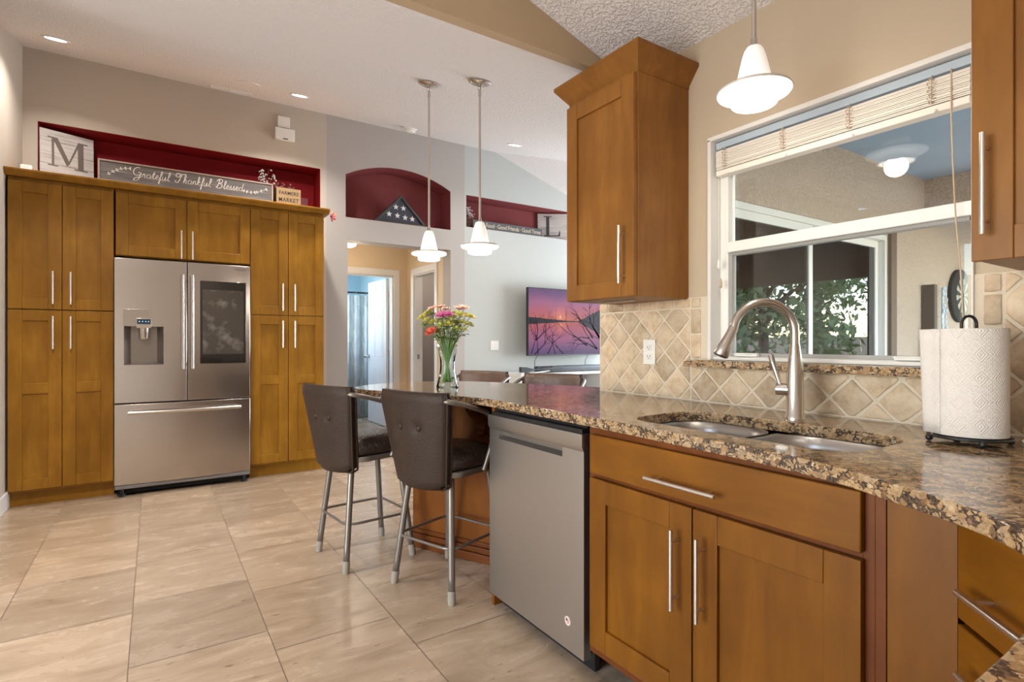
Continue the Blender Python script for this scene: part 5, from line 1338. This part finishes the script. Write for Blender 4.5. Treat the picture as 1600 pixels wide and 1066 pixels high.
def berry_sprig(name, base, tips, label, berry_m, twig_m, n=10, r=.008):
    t_ = thing(name, base, label, 'dried flowers'); rn_ = random.Random(len(label))
    for tip in tips:
        pts = catmull([(0, 0, 0), (tip[0]*.3, tip[1]*.3, tip[2]*.5), tip], 5); bm = B(); tube(bm, pts, .0022, 5); sg = obj('stem', bm, twig_m, t_, local=True)
        bm = B()
        for k in range(n):
            q = Vector(pts[rn_.randint(5, len(pts)-1)])+Vector((rn_.uniform(-1, 1), rn_.uniform(-1, 1), rn_.uniform(-1, 1)))*.022; ball(bm, q, r*rn_.uniform(.6, 1.2), 1, 1, 1, 7, 5)
        obj('berries', bm, berry_m, sg, local=True, smooth='all')
white_b = plain('white_dried_blossom', (.62, .58, .56), .8); twig = plain('brown_twig', (.12, .07, .05), .9)
berry_sprig('dried_flower_sprig', (.88, 5.74, 2.52), [(-.03, 0, .24), (.0, 0, .27), (.06, -.01, .33), (.02, 0, .22), (.09, 0, .25), (-.01, 0, .30), (.13, -.02, .21)], 'white berry sprig standing in the dark wooden box', white_b, twig, 13)
berry_sprig('dried_flower_sprig', (1.09, 5.72, 2.52), [(-.08, 0, .17), (-.03, 0, .19), (.03, 0, .175), (.07, 0, .165)], 'short brown and white sprig in the FARMERS MARKET box', plain('mauve_dried_blossom', (.22, .12, .11), .9), twig, 12)
bm = B(); box(bm, 1.235, 1.33, 5.86, 5.90, 2.503, 2.64); tag(obj('small_red_frame', bm, plain('dark_plum_frame', (.18, .03, .045), .5), bev=.003), 'small plum coloured frame at the right end of the long red niche', 'frame')
# ribbon flower at the crown end
rb = thing('ribbon_flower', (1.332, 5.00, 2.29), 'small orange and purple ribbon flower hanging at the right end of the crown', 'ornament')
for a, c_, nm in ((60, (.75, .13, .06), 'ribbon'), (15, (.80, .22, .10), 'ribbon'), (-35, (.78, .12, .10), 'ribbon'), (-75, (.70, .16, .12), 'ribbon')):
    a = math.radians(a); bm = B(); tube(bm, [(0, -.006, 0), (.022*math.cos(a), -.010, .022*math.sin(a)), (.050*math.cos(a), -.004, .050*math.sin(a)+.004)], [.004, .011, .006], 8); obj(nm, bm, plain('orange_ribbon', c_, .6), rb, local=True, smooth='all')
bm = B(); ball(bm, (0, -.012, 0), .011); obj('knot', bm, plain('purple_knot', (.20, .05, .25), .6), rb, local=True, smooth='all')

# arched niche: flag case
fcx = thing('flag_display_case', (2.278, 5.70, 2.456), 'dark triangular case holding a folded flag with white stars', 'flag case')
w_, h_ = .62, .318
bm = B(); o_ = [(-w_/2, 0), (w_/2, 0), (0, h_)]; i_ = [(-w_/2+.055, .020), (w_/2-.055, .020), (0, h_-.030)]
for k in range(3):
    j = (k+1) % 3; prism(bm, [o_[k], o_[j], i_[j], i_[k]], 'y', -.02, .07)
obj('frame', bm, plain('grey_green_frame', (.045, .052, .045), .45), fcx, local=True, bev=.003)
bm = B(); prism(bm, i_, 'y', .0, .06); fl = obj('folded_flag', bm, plain('navy_flag_cloth', (.052, .052, .068), .8), fcx, local=True)
bm = B()
for (sx_, sz_) in ((-.058, .185), (.030, .182), (-.135, .100), (-.040, .092), (.050, .080), (.135, .075)):
    pts = []
    for k in range(10):
        a = PI/2+k*PI/5; r_ = .034 if k % 2 == 0 else .0145; pts.append((sx_+r_*math.cos(a), sz_+r_*math.sin(a)))
    prism(bm, pts, 'y', -.002, 0)
obj('stars', bm, plain('white_embroidery', (.72, .70, .70), .8), fl, local=True)
# right niche: wreath plant, long sign, L sign
wr = thing('twig_basket', (3.17, 5.78, 2.518), 'brown twig basket at the left end of the living room niche', 'basket')
bm = B(); rn_ = random.Random(4)
for k in range(26):
    a0 = rn_.uniform(0, PI); r_ = rn_.uniform(.07, .10); zz = rn_.uniform(.01, .12)
    tube(bm, [(r_*math.cos(a0+PI*1.4*i/10), .5*r_*math.sin(a0+PI*1.4*i/10), zz+.03*math.sin(i*.7+k)) for i in range(11)], .004, 5)
obj('twigs', bm, plain('woven_twig', (.20, .12, .08), .9), wr, local=True, smooth='all')
berry_sprig('dried_flower_sprig', (3.16, 5.76, 2.60), [(-.03, 0, .15), (.0, 0, .19), (.04, 0, .14), (.06, -.01, .08)], 'white flower sprig in the brown twig basket', white_b, twig, 14)
t_ = thing('long_word_sign', (3.17, 5.66, 2.517), 'long charcoal sign reading Good Food Good Friends Good Times', 'sign', rot=(-.03, 0, 0))
bm = B(); box(bm, 0, 1.02, 0, .02, 0, .098); bd = obj('board', bm, plain('charcoal_sign_paint', (.085, .088, .092), .7), t_, local=True, bev=.002)
tb = text_bm('Good Food \u00b7 Good Friends \u00b7 Good Times', .072, .0006, bold=.0006, space=.92, sx=.80)
xs_ = [v.co.x for v in tb.verts]; sc_ = .97/(max(xs_)-min(xs_)); tb.transform(Matrix.Diagonal((sc_, 1, 1, 1))); tb.transform(T(.51, -.0008, .047)); obj('lettering', tb, plain('cream_sign_letters', (.50, .43, .33), .7), bd, local=True)
t_, bm, W_, H_ = board_sign('letter_sign', 4.27, 4.68, 2.520, 2.868, 5.87, -.03, 'white plank sign with a large serif letter L in the living room niche', rz=-.55)
bd = obj('board', bm, white_board, t_, local=True, bev=.001)
bm = B(); x, z = .10, .045; h_ = .27
for q in ([(x-.02, z), (x+.20, z), (x+.20, z+.014), (x-.02, z+.014)], [(x+.015, z+.014), (x+.055, z+.014), (x+.055, z+h_-.012), (x+.015, z+h_-.012)], [(x-.02, z+h_-.012), (x+.09, z+h_-.012), (x+.09, z+h_), (x-.02, z+h_)], [(x+.175, z+.014), (x+.20, z+.014), (x+.20, z+.075), (x+.192, z+.075)]): prism(bm, q, 'y', -.002, 0)
obj('letter', bm, letter2, bd, local=True, label='charcoal serif letter L')

# ================================================================== LIVING ROOM
tv = thing('television', (3.82, 5.45, .985), 'wall mounted flat television showing a pink sunset over a lake', 'television')
TW, TH = 1.46, .845
bm = B(); box(bm, 0, TW, 0, .045, 0, TH); obj('casing', bm, M['black'], tv, local=True, bev=.003)
bm = B(); box(bm, .4, 1.06, .045, .198, .25, .60); obj('wall_mount', bm, M['black'], tv, local=True)
bm = B(); box(bm, .008, TW-.008, -.001, 0, .010, TH-.008)
m, N, L, p = newmat('sunset_screen'); p.inputs['Base Color'].default_value = (.01, .01, .01, 1); p.inputs['Roughness'].default_value = .4; p.inputs['Specular IOR Level'].default_value = .08
tc = N.new('ShaderNodeTexCoord'); sp = N.new('ShaderNodeSeparateXYZ'); L.new(tc.outputs['Object'], sp.inputs[0])
hz_ = .435
zz = mnode('SUBTRACT', sp.outputs[2], vb=hz_); az = mnode('ABSOLUTE', zz); ay = mnode('DIVIDE', az, vb=.42)
n = N.new('ShaderNodeTexNoise'); n.inputs['Scale'].default_value = 3.0; n.inputs['Detail'].default_value = 5; mp = N.new('ShaderNodeMapping'); mp.inputs['Scale'].default_value = (1, 1, 2.5); L.new(tc.outputs['Object'], mp.inputs['Vector']); L.new(mp.outputs[0], n.inputs['Vector'])
ay2 = mnode('ADD', ay, mnode('MULTIPLY', mnode('SUBTRACT', n.outputs['Fac'], vb=.5), vb=.35))
r = ramp(N, [(.0, (.62, .16, .10)), (.22, (.55, .14, .17)), (.55, (.42, .15, .28)), (.85, (.20, .10, .24)), (1.0, (.13, .08, .18))]); L.new(ay2, r.inputs[0])
dx_ = mnode('SUBTRACT', sp.outputs[0], vb=.50); dz_ = mnode('SUBTRACT', az, vb=.055)
dist = mnode('SQRT', mnode('ADD', mnode('MULTIPLY', dx_, dx_), mnode('MULTIPLY', dz_, dz_)))
sun_ = mnode('LESS_THAN', dist, vb=.014); glow = mnode('MAXIMUM', mnode('SUBTRACT', mnode('MULTIPLY', dist, vb=-3.0), vb=-.45), vb=0.0)
# hills either side of the horizon, mirrored in the water
hl = mnode('ADD', mnode('MULTIPLY', mnode('MAXIMUM', mnode('SUBTRACT', sp.outputs[0], vb=.80), vb=0), vb=.42), mnode('MULTIPLY', mnode('MAXIMUM', mnode('SUBTRACT', mnode('MULTIPLY', sp.outputs[0], vb=-1), vb=-.62), vb=0), vb=.06))
n2 = N.new('ShaderNodeTexNoise'); n2.inputs['Scale'].default_value = 14; n2.inputs['Detail'].default_value = 4; L.new(tc.outputs['Object'], n2.inputs['Vector'])
hl2 = mnode('ADD', hl, mnode('MULTIPLY', n2.outputs['Fac'], vb=.016)); hill = mnode('LESS_THAN', az, hl2)
m1 = N.new('ShaderNodeMixRGB'); m1.blend_type = 'ADD'; L.new(glow, m1.inputs[0]); L.new(r.outputs[0], m1.inputs[1]); m1.inputs[2].default_value = (.75, .28, .08, 1)
m2 = N.new('ShaderNodeMixRGB'); L.new(sun_, m2.inputs[0]); L.new(m1.outputs[0], m2.inputs[1]); m2.inputs[2].default_value = (1, .75, .3, 1)
wt = mnode('LESS_THAN', zz, vb=0.0); m3 = N.new('ShaderNodeMixRGB'); m3.blend_type = 'MULTIPLY'; L.new(wt, m3.inputs[0]); L.new(m2.outputs[0], m3.inputs[1]); m3.inputs[2].default_value = (.85, .72, .85, 1)
m4 = N.new('ShaderNodeMixRGB'); L.new(hill, m4.inputs[0]); L.new(m3.outputs[0], m4.inputs[1]); m4.inputs[2].default_value = (.014, .010, .020, 1)
L.new(m4.outputs[0], p.inputs['Emission Color']); p.inputs['Emission Strength'].default_value = .75
scr = obj('screen', bm, m, tv, local=True)
bm = B(); rn_ = random.Random(8)
def branch(p0, d, ll, r_, depth):
    p1_ = (p0[0]+d[0]*ll, p0[1]+d[1]*ll)
    nx_, nz_ = -d[1], d[0]; pts = [(p0[0]+nx_*r_, p0[1]+nz_*r_), (p1_[0]+nx_*r_*.5, p1_[1]+nz_*r_*.5), (p1_[0]-nx_*r_*.5, p1_[1]-nz_*r_*.5), (p0[0]-nx_*r_, p0[1]-nz_*r_)]
    if all(.01 < q[0] < TW-.01 and .012 < q[1] < TH-.01 for q in pts): prism(bm, pts, 'y', -.0016, -.001)
    if depth:
        for k in range(2):
            a = math.atan2(d[1], d[0])+rn_.uniform(-.8, .8); branch(p1_, (math.cos(a), math.sin(a)), ll*rn_.uniform(.5, .85), r_*.55, depth-1)
for (x, z, a, ll, r_) in ((1.44, .10, 155, .30, .032), (1.40, .03, 170, .28, .024), (1.05, .22, 130, .20, .014), (.95, .12, 150, .22, .012), (.05, .03, 70, .16, .008), (.15, .02, 95, .2, .008), (.30, .02, 60, .16, .01), (.42, .02, 110, .15, .008), (.10, .02, 40, .2, .01), (.55, .02, 140, .12, .01), (.02, .02, 60, .2, .02), (1.3, .02, 120, .2, .01)):
    a = math.radians(a); branch((x, z), (math.cos(a), math.sin(a)), ll, r_, 5)
obj('screen_branches', bm, plain('dark_screen_shape', (.02, .012, .02), .5, spec=.05, emit=(.01, .006, .01), es=.6), scr, local=True)
# console
cn = thing('media_console', (3.53, 5.2, 0), 'white media console with open shelves under the television', 'console')
bm = B(); box(bm, 0, 2.0, -.02, .42, .755, .785); obj('top', bm, M['white'], cn, local=True, bev=.004)
for x in (0, .62, 1.26, 1.96):
    bm = B(); box(bm, x, x+.03, 0, .40, .0, .754); obj('upright', bm, M['white'], cn, local=True, bev=.002)
for z in (.05, .40):
    bm = B(); box(bm, .031, 1.959, .01, .40, z, z+.02); obj('shelf', bm, plain('taupe_shelf', (.28, .25, .23), .6), cn, local=True)
bm = B(); box(bm, .031, 1.959, .401, .415, .0, .754); obj('back_panel', bm, plain('brown_back_panel', (.17, .13, .11), .7), cn, local=True)
sbar = thing('long_sound_bar', (3.85, 5.33, .786), 'long black sound bar lying on the media console', 'sound bar')
bm = B(); box(bm, 0, 1.45, -.045, .045, .0, .075); obj('body', bm, plain('blue_black_plastic', (.03, .04, .055), .35), sbar, local=True, bev=.012, seg=4)
bm = B(); box(bm, .01, 1.44, -.047, -.0455, .008, .04); obj('grille', bm, M['black'], sbar, local=True)
pd = thing('console_ornament', (3.56, 5.24, .83), 'dark ornamental fin shaped piece at the left end of the console', 'ornament')
bm = B(); prism(bm, [(0, -.030), (.0, .035), (.08, .030), (.18, .004), (.45, .022), (.46, .034), (.62, .028), (.62, .006), (.45, -.012), (.18, -.010), (.08, -.036)], 'y', -.025, .025); obj('fin', bm, plain('dark_slate', (.04, .045, .05), .4), pd, local=True, bev=.004)
bm = B(); prism(bm, [(.0, -.044), (.0, -.034), (.08, -.040), (.40, -.015), (.42, -.022), (.30, -.038), (.1, -.044)], 'y', -.03, .03); obj('stand', bm, M['white'], pd, local=True)
for (x0, x1) in ((3.98, 3.90), (4.82, 4.70)):
    bm = B(); tube(bm, [(x0, 5.48, .99), ((x0+x1)/2-.02, 5.45, .92), (x1, 5.42, .80)], .004, 6); tag(obj('television_cable', bm, M['black'], smooth='all'), 'black cable hanging from the television, %s of the two' % ('left' if x0 < 4.3 else 'right'), 'cable')

# ================================================================== HALL AND BATHROOM
gl = thing('hall_ceiling_light', (1.86, 6.2, 2.44), 'small glowing dome light on the hall ceiling', 'ceiling light')
bm = B(); lathe(bm, [(.05, 0), (.05, -.11), (.06, -.115)], (0, 0, 0), 20, close=True); obj('base', bm, M['white_plastic'], gl, local=True, smooth=True)
bm = B(); lathe(bm, [(.085, -.115), (.088, -.14), (.07, -.185), (.03, -.205), (0, -.207)], (0, 0, 0), 24, close=True); obj('dome', bm, M['lampglass'], gl, local=True, smooth=True)
point('hall_light', (1.95, 6.3, 2.12), 9, .06, (1, .82, .60)); point('closet_light', (3.4, 6.6, 2.2), 10, .1, (1, .9, .8)); point('bathroom_light', (2.1, 7.7, 2.25), 6, .1, (.62, .86, 1.0))
rd = thing('shower_rod', (1.3, 8.15, 1.90), 'dark shower curtain rod across the bathroom', 'rod')
bm = B(); cyl(bm, (1.301, 8.15, 1.90), (2.853, 8.15, 1.90), .013, 14); obj('rod', bm, plain('bronze', (.06, .05, .045), .4, .8), rd, smooth=True)
sc = thing('shower_curtain', (2.3, 8.15, .06), 'grey and blue wood plank patterned shower curtain', 'curtain')
m, N, L, p = newmat('plank_print'); tc = N.new('ShaderNodeTexCoord'); mp = N.new('ShaderNodeMapping'); mp.inputs['Rotation'].default_value = (0, 0, PI/2); L.new(tc.outputs['UV'], mp.inputs['Vector'])
brk = N.new('ShaderNodeTexBrick'); brk.inputs['Scale'].default_value = 1; brk.inputs['Brick Width'].default_value = .55; brk.inputs['Row Height'].default_value = .075; brk.inputs['Mortar Size'].default_value = .002
brk.inputs['Color1'].default_value = (.30, .36, .40, 1); brk.inputs['Color2'].default_value = (.74, .80, .82, 1); brk.inputs['Mortar'].default_value = (.35, .4, .42, 1); brk.offset = .37; L.new(mp.outputs[0], brk.inputs['Vector'])
n = N.new('ShaderNodeTexNoise'); n.inputs['Scale'].default_value = 5; mp2 = N.new('ShaderNodeMapping'); mp2.inputs['Scale'].default_value = (6, 1, 1); L.new(tc.outputs['UV'], mp2.inputs['Vector']); L.new(mp2.outputs[0], n.inputs['Vector'])
mx = N.new('ShaderNodeMixRGB'); mx.inputs[0].default_value = .45; L.new(brk.outputs['Color'], mx.inputs[1]); r = ramp(N, [(.35, (.42, .46, .48)), (.6, (.80, .84, .85))]); L.new(n.outputs['Fac'], r.inputs[0]); L.new(r.outputs[0], mx.inputs[2]); L.new(mx.outputs[0], p.inputs['Base Color']); p.inputs['Roughness'].default_value = .8
bm = B(); uvl = bm.loops.layers.uv.new('uv'); nn_ = 90; G = []
for i in range(nn_+1):
    x = 1.45+1.28*i/nn_; y = 8.15+.022*math.sin(i*.62)+.008*math.sin(i*1.7); G.append([bm.verts.new((x, y, z)) for z in (.05, 1.86)])
for i in range(nn_):
    f = bm.faces.new((G[i][0], G[i+1][0], G[i+1][1], G[i][1]))
    for l, (uu, vv) in zip(f.loops, ((i, 0), (i+1, 0), (i+1, 1.81), (i, 1.81))): l[uvl].uv = (uu/nn_*1.5, vv)
cu_ = obj('cloth', bm, m, sc, smooth='all'); so = cu_.modifiers.new('s', 'SOLIDIFY'); so.thickness = .002
for k in range(9):
    x = 1.49+.15*k; bm = B(); tube(bm, [(x, 8.15+.019*math.cos(a), 1.893+.026*math.sin(a)) for a in [2*PI*i/14 for i in range(14)]], .002, 6, closed=True); obj('ring', bm, M['nickel'], sc)
tb_ = thing('bathtub', (2.0, 8.5, 0), 'white bathtub behind the shower curtain', 'bathtub')
bm = B(); 
for a in ((1.31, 2.85, 8.22, 8.30, 0, .48), (1.31, 2.85, 8.82, 8.895, 0, .48), (1.31, 1.40, 8.30, 8.82, 0, .48), (2.76, 2.85, 8.30, 8.82, 0, .48), (1.40, 2.76, 8.30, 8.82, 0, .12)): box(bm, *a)
obj('tub', bm, M['white'], tb_, bev=.01)

# ================================================================== LANAI AND GARDEN (through the window)
bm = B(); box(bm, 2.06, 7.6, -3.0, 2.03, -.12, -.02); struct('floor_lanai', bm, M['concrete'])
bm = B(); box(bm, 2.06, 7.4, -3.0, 2.03, 2.60, 2.70); struct('ceiling_lanai', bm, M['lanaiblue'])
bm = B(); box(bm, 5.74, 5.94, -3.0, 2.03, 2.21, 2.60); struct('wall_lanai_beam', bm, M['stucco'])
bm = B(); box(bm, 7.30, 7.42, -3.0, 2.03, 1.96, 2.60); struct('trim_added_eave', bm, plain('brown_added_eave', (.16, .11, .085), .7))  # unseen eave added to darken the top of the slider's reflection
bm = B(); box(bm, 2.052, 2.065, -3.0, WY0-.02, -.1, 2.6); box(bm, 2.052, 2.065, WY1+.02, 2.03, -.1, 2.6); struct('wall_window_outer', bm, M['stucco'])
bm = B(); box(bm, -40, 60, -60, -3.01, -.2, -.13); box(bm, 7.61, 60, -3.0, 30, -.2, -.13); struct('ground_lawn', bm, M['grass'])
bm = B(); box(bm, 2.05, 2.3, -3.2, -3.0, -.1, 2.6); box(bm, 7.2, 7.42, -3.0, -2.8, -.1, 1.96); struct('wall_lanai_column', bm, M['stucco'])
# sliding door to the lanai
sd_ = thing('door_2', (SX0, 2.06, 0), 'white framed sliding glass door between living room and lanai', 'door'); sd_['kind'] = 'structure'
bm = B(); box(bm, SX0, SX0+.04, 2.035, 2.12, 0, 2.03); box(bm, SX1-.04, SX1, 2.035, 2.12, 0, 2.03); box(bm, SX0+.04, SX1-.04, 2.035, 2.12, 1.985, 2.03); box(bm, SX0+.04, SX1-.04, 2.035, 2.12, 0, .03)
obj('door_frame', bm, M['vinyl'], sd_, bev=.003)
for (a, b_, y) in ((SX0+.04, 3.90, 2.05), (3.83, SX1-.04, 2.085)):
    bm = B(); box(bm, a, a+.05, y, y+.025, .03, 1.985); box(bm, b_-.05, b_, y, y+.025, .03, 1.985); box(bm, a+.05, b_-.05, y, y+.025, 1.93, 1.985); box(bm, a+.05, b_-.05, y, y+.025, .03, .10)
    sp_ = obj('sliding_panel', bm, M['vinyl'], sd_, bev=.002)
    bm = B(); box(bm, a+.048, b_-.048, y+.010, y+.015, .098, 1.932); obj('glass', bm, M['glass_dimmed'], sp_)
bm = B(); box(bm, SX1, SX1+.10, 2.005, 2.03, 0, 2.07); struct('trim_door', bm, plain('brown_trim', (.15, .10, .075), .7))
# dartboard
db = thing('dartboard', (6.50, 2.029, 1.60), 'round dartboard with pale segments on the stucco wall outside', 'dartboard')
bm = B(); lathe(bm, [(0, -.04), (.235, -.04), (.255, -.03), (.255, 0), (0, 0)], (0, 0, 0), 40, 'y'); dbb = obj('board', bm, plain('black_sisal', (.02, .02, .022), .9), db, local=True, smooth=True)
bm = B()
for k in range(20):
    a0, a1 = 2*PI*k/20, 2*PI*(k+1)/20; mi = k % 2
    for r0, r1 in ((.02, .095), (.105, .165)):
        prism(bm, [(r0*math.cos(a0), r0*math.sin(a0)), (r1*math.cos(a0), r1*math.sin(a0)), (r1*math.cos(a1), r1*math.sin(a1)), (r0*math.cos(a1), r0*math.sin(a1))], 'y', -.0415, -.040, mi)
obj('segments', bm, [plain('cream_sisal', (.42, .40, .34), .9), plain('dark_sisal', (.03, .035, .03), .9)], dbb, local=True)
# slim post-like box on the wall and a small sign
bm = B(); box(bm, 5.66, 5.72, 1.93, 2.029, 1.0, 1.66); tag(obj('downspout_box', bm, plain('dark_brown_box', (.10, .075, .06), .7), bev=.004), 'tall narrow brown box mounted on the stucco wall near the dartboard', 'box')
sg_ = thing('small_outdoor_sign', (5.72, 1.90, 1.02), 'small cream sign with dark lettering below the narrow brown box', 'sign')
bm = B(); box(bm, 5.62, 5.84, 1.905, 1.92, .99, 1.19); sb_ = obj('board', bm, plain('cream_board', (.60, .52, .42), .7), sg_, bev=.002)
tb = text_bm('Yo', .05, .0006, bold=.001); box(tb, -.05, .06, -.0006, .0006, -.10, -.055); box(tb, -.05, .06, -.0006, .0006, -.125, -.117); tb.transform(T(5.73, 1.904, 1.135)); obj('lettering', tb, ink, sb_)
bm = B(); rn_ = random.Random(3)
pts = [(5.98, 1.98, 1.65-.05*i) for i in range(14)]
tube(bm, pts, .010, 6)
for i in range(14):
    for s_ in (-1, 1):
        c_ = Vector((5.98+s_*.03, 1.965+rn_.uniform(-.01, .01), 1.64-.05*i)); ball(bm, c_, .018, 1, .5, 1.2, 6, 4)
tag(obj('shell_strand', bm, plain('pale_blue_shells', (.45, .6, .75), .3)), 'strand of pale blue shells hanging on the stucco wall', 'ornament')
# garden trees seen in the glass
def tree(x, y, h_, R_, seedv, label, m, n=5200):
    rn_ = random.Random(seedv); t_ = thing('garden_tree', (x, y, -.13), label, 'tree', group='trees beyond the lanai')
    bm = B(); tube(bm, [(0, 0, 0), (.06, .03, h_*.3), (.02, -.05, h_*.6), (0, 0, h_*.85)], [R_*.07, R_*.055, R_*.035, .02], 10)
    for k in range(7):
        a = 2*PI*k/7; z = h_*(.35+.07*k); tube(bm, [(0, 0, z), (R_*.35*math.cos(a), R_*.35*math.sin(a), z+h_*.12), (R_*.7*math.cos(a), R_*.7*math.sin(a), z+h_*.2)], [R_*.03, R_*.02, .01], 6)
    obj('trunk', bm, M['bark'], t_, local=True, smooth='all')
    bm = B(); cl = [(Vector((rn_.uniform(-1, 1)*R_*.7, rn_.uniform(-1, 1)*R_*.7, h_*rn_.uniform(.22, 1.0))), R_*rn_.uniform(.25, .5)) for _ in range(22)]
    for k in range(n):
        c, r_ = cl[rn_.randrange(22)]; d = Vector((rn_.gauss(0, 1), rn_.gauss(0, 1), rn_.gauss(0, 1))).normalized(); q = c+d*r_*rn_.uniform(.5, 1); s_ = rn_.uniform(.07, .16)
        a_ = Vector((rn_.gauss(0, 1), rn_.gauss(0, 1), rn_.gauss(0, 1))).normalized(); b_ = a_.cross(d).normalized()
        bm.faces.new([bm.verts.new(q+a_*s_), bm.verts.new(q+b_*s_*.5), bm.verts.new(q-a_*s_), bm.verts.new(q-b_*s_*.5)])
    obj('crown', bm, m, t_, local=True)
tree(12.0, -3.4, 4.6, 2.0, 1, 'leafy green tree nearest the lanai in the garden', M['leaf'])
tree(16.5, 1.2, 6.0, 2.4, 2, 'tall leafy tree standing right behind the nearest garden tree', M['leaf'])
tree(13.5, -10.0, 5.5, 2.4, 3, 'wide leafy tree at the back of the garden', M['leaf'])
tree(19.5, -6.0, 7.5, 3.2, 4, 'tallest tree at the far edge of the garden', M['leaf'])
fn = thing('garden_fence', (12, -9, -.13), 'long tan board fence along the far side of the garden', 'fence')
for k in range(10):
    bm = B(); box(bm, 24-.05+.0, 24+.05, -14+2.2*k, -14+2.2*k+.1, -.13, 1.45); obj('post', bm, M['bark'], fn)
bm = B(); box(bm, 24, 24.03, -14, 8, -.1, 1.35); obj('boards', bm, plain('tan_fence_boards', (.50, .40, .32), .8), fn)
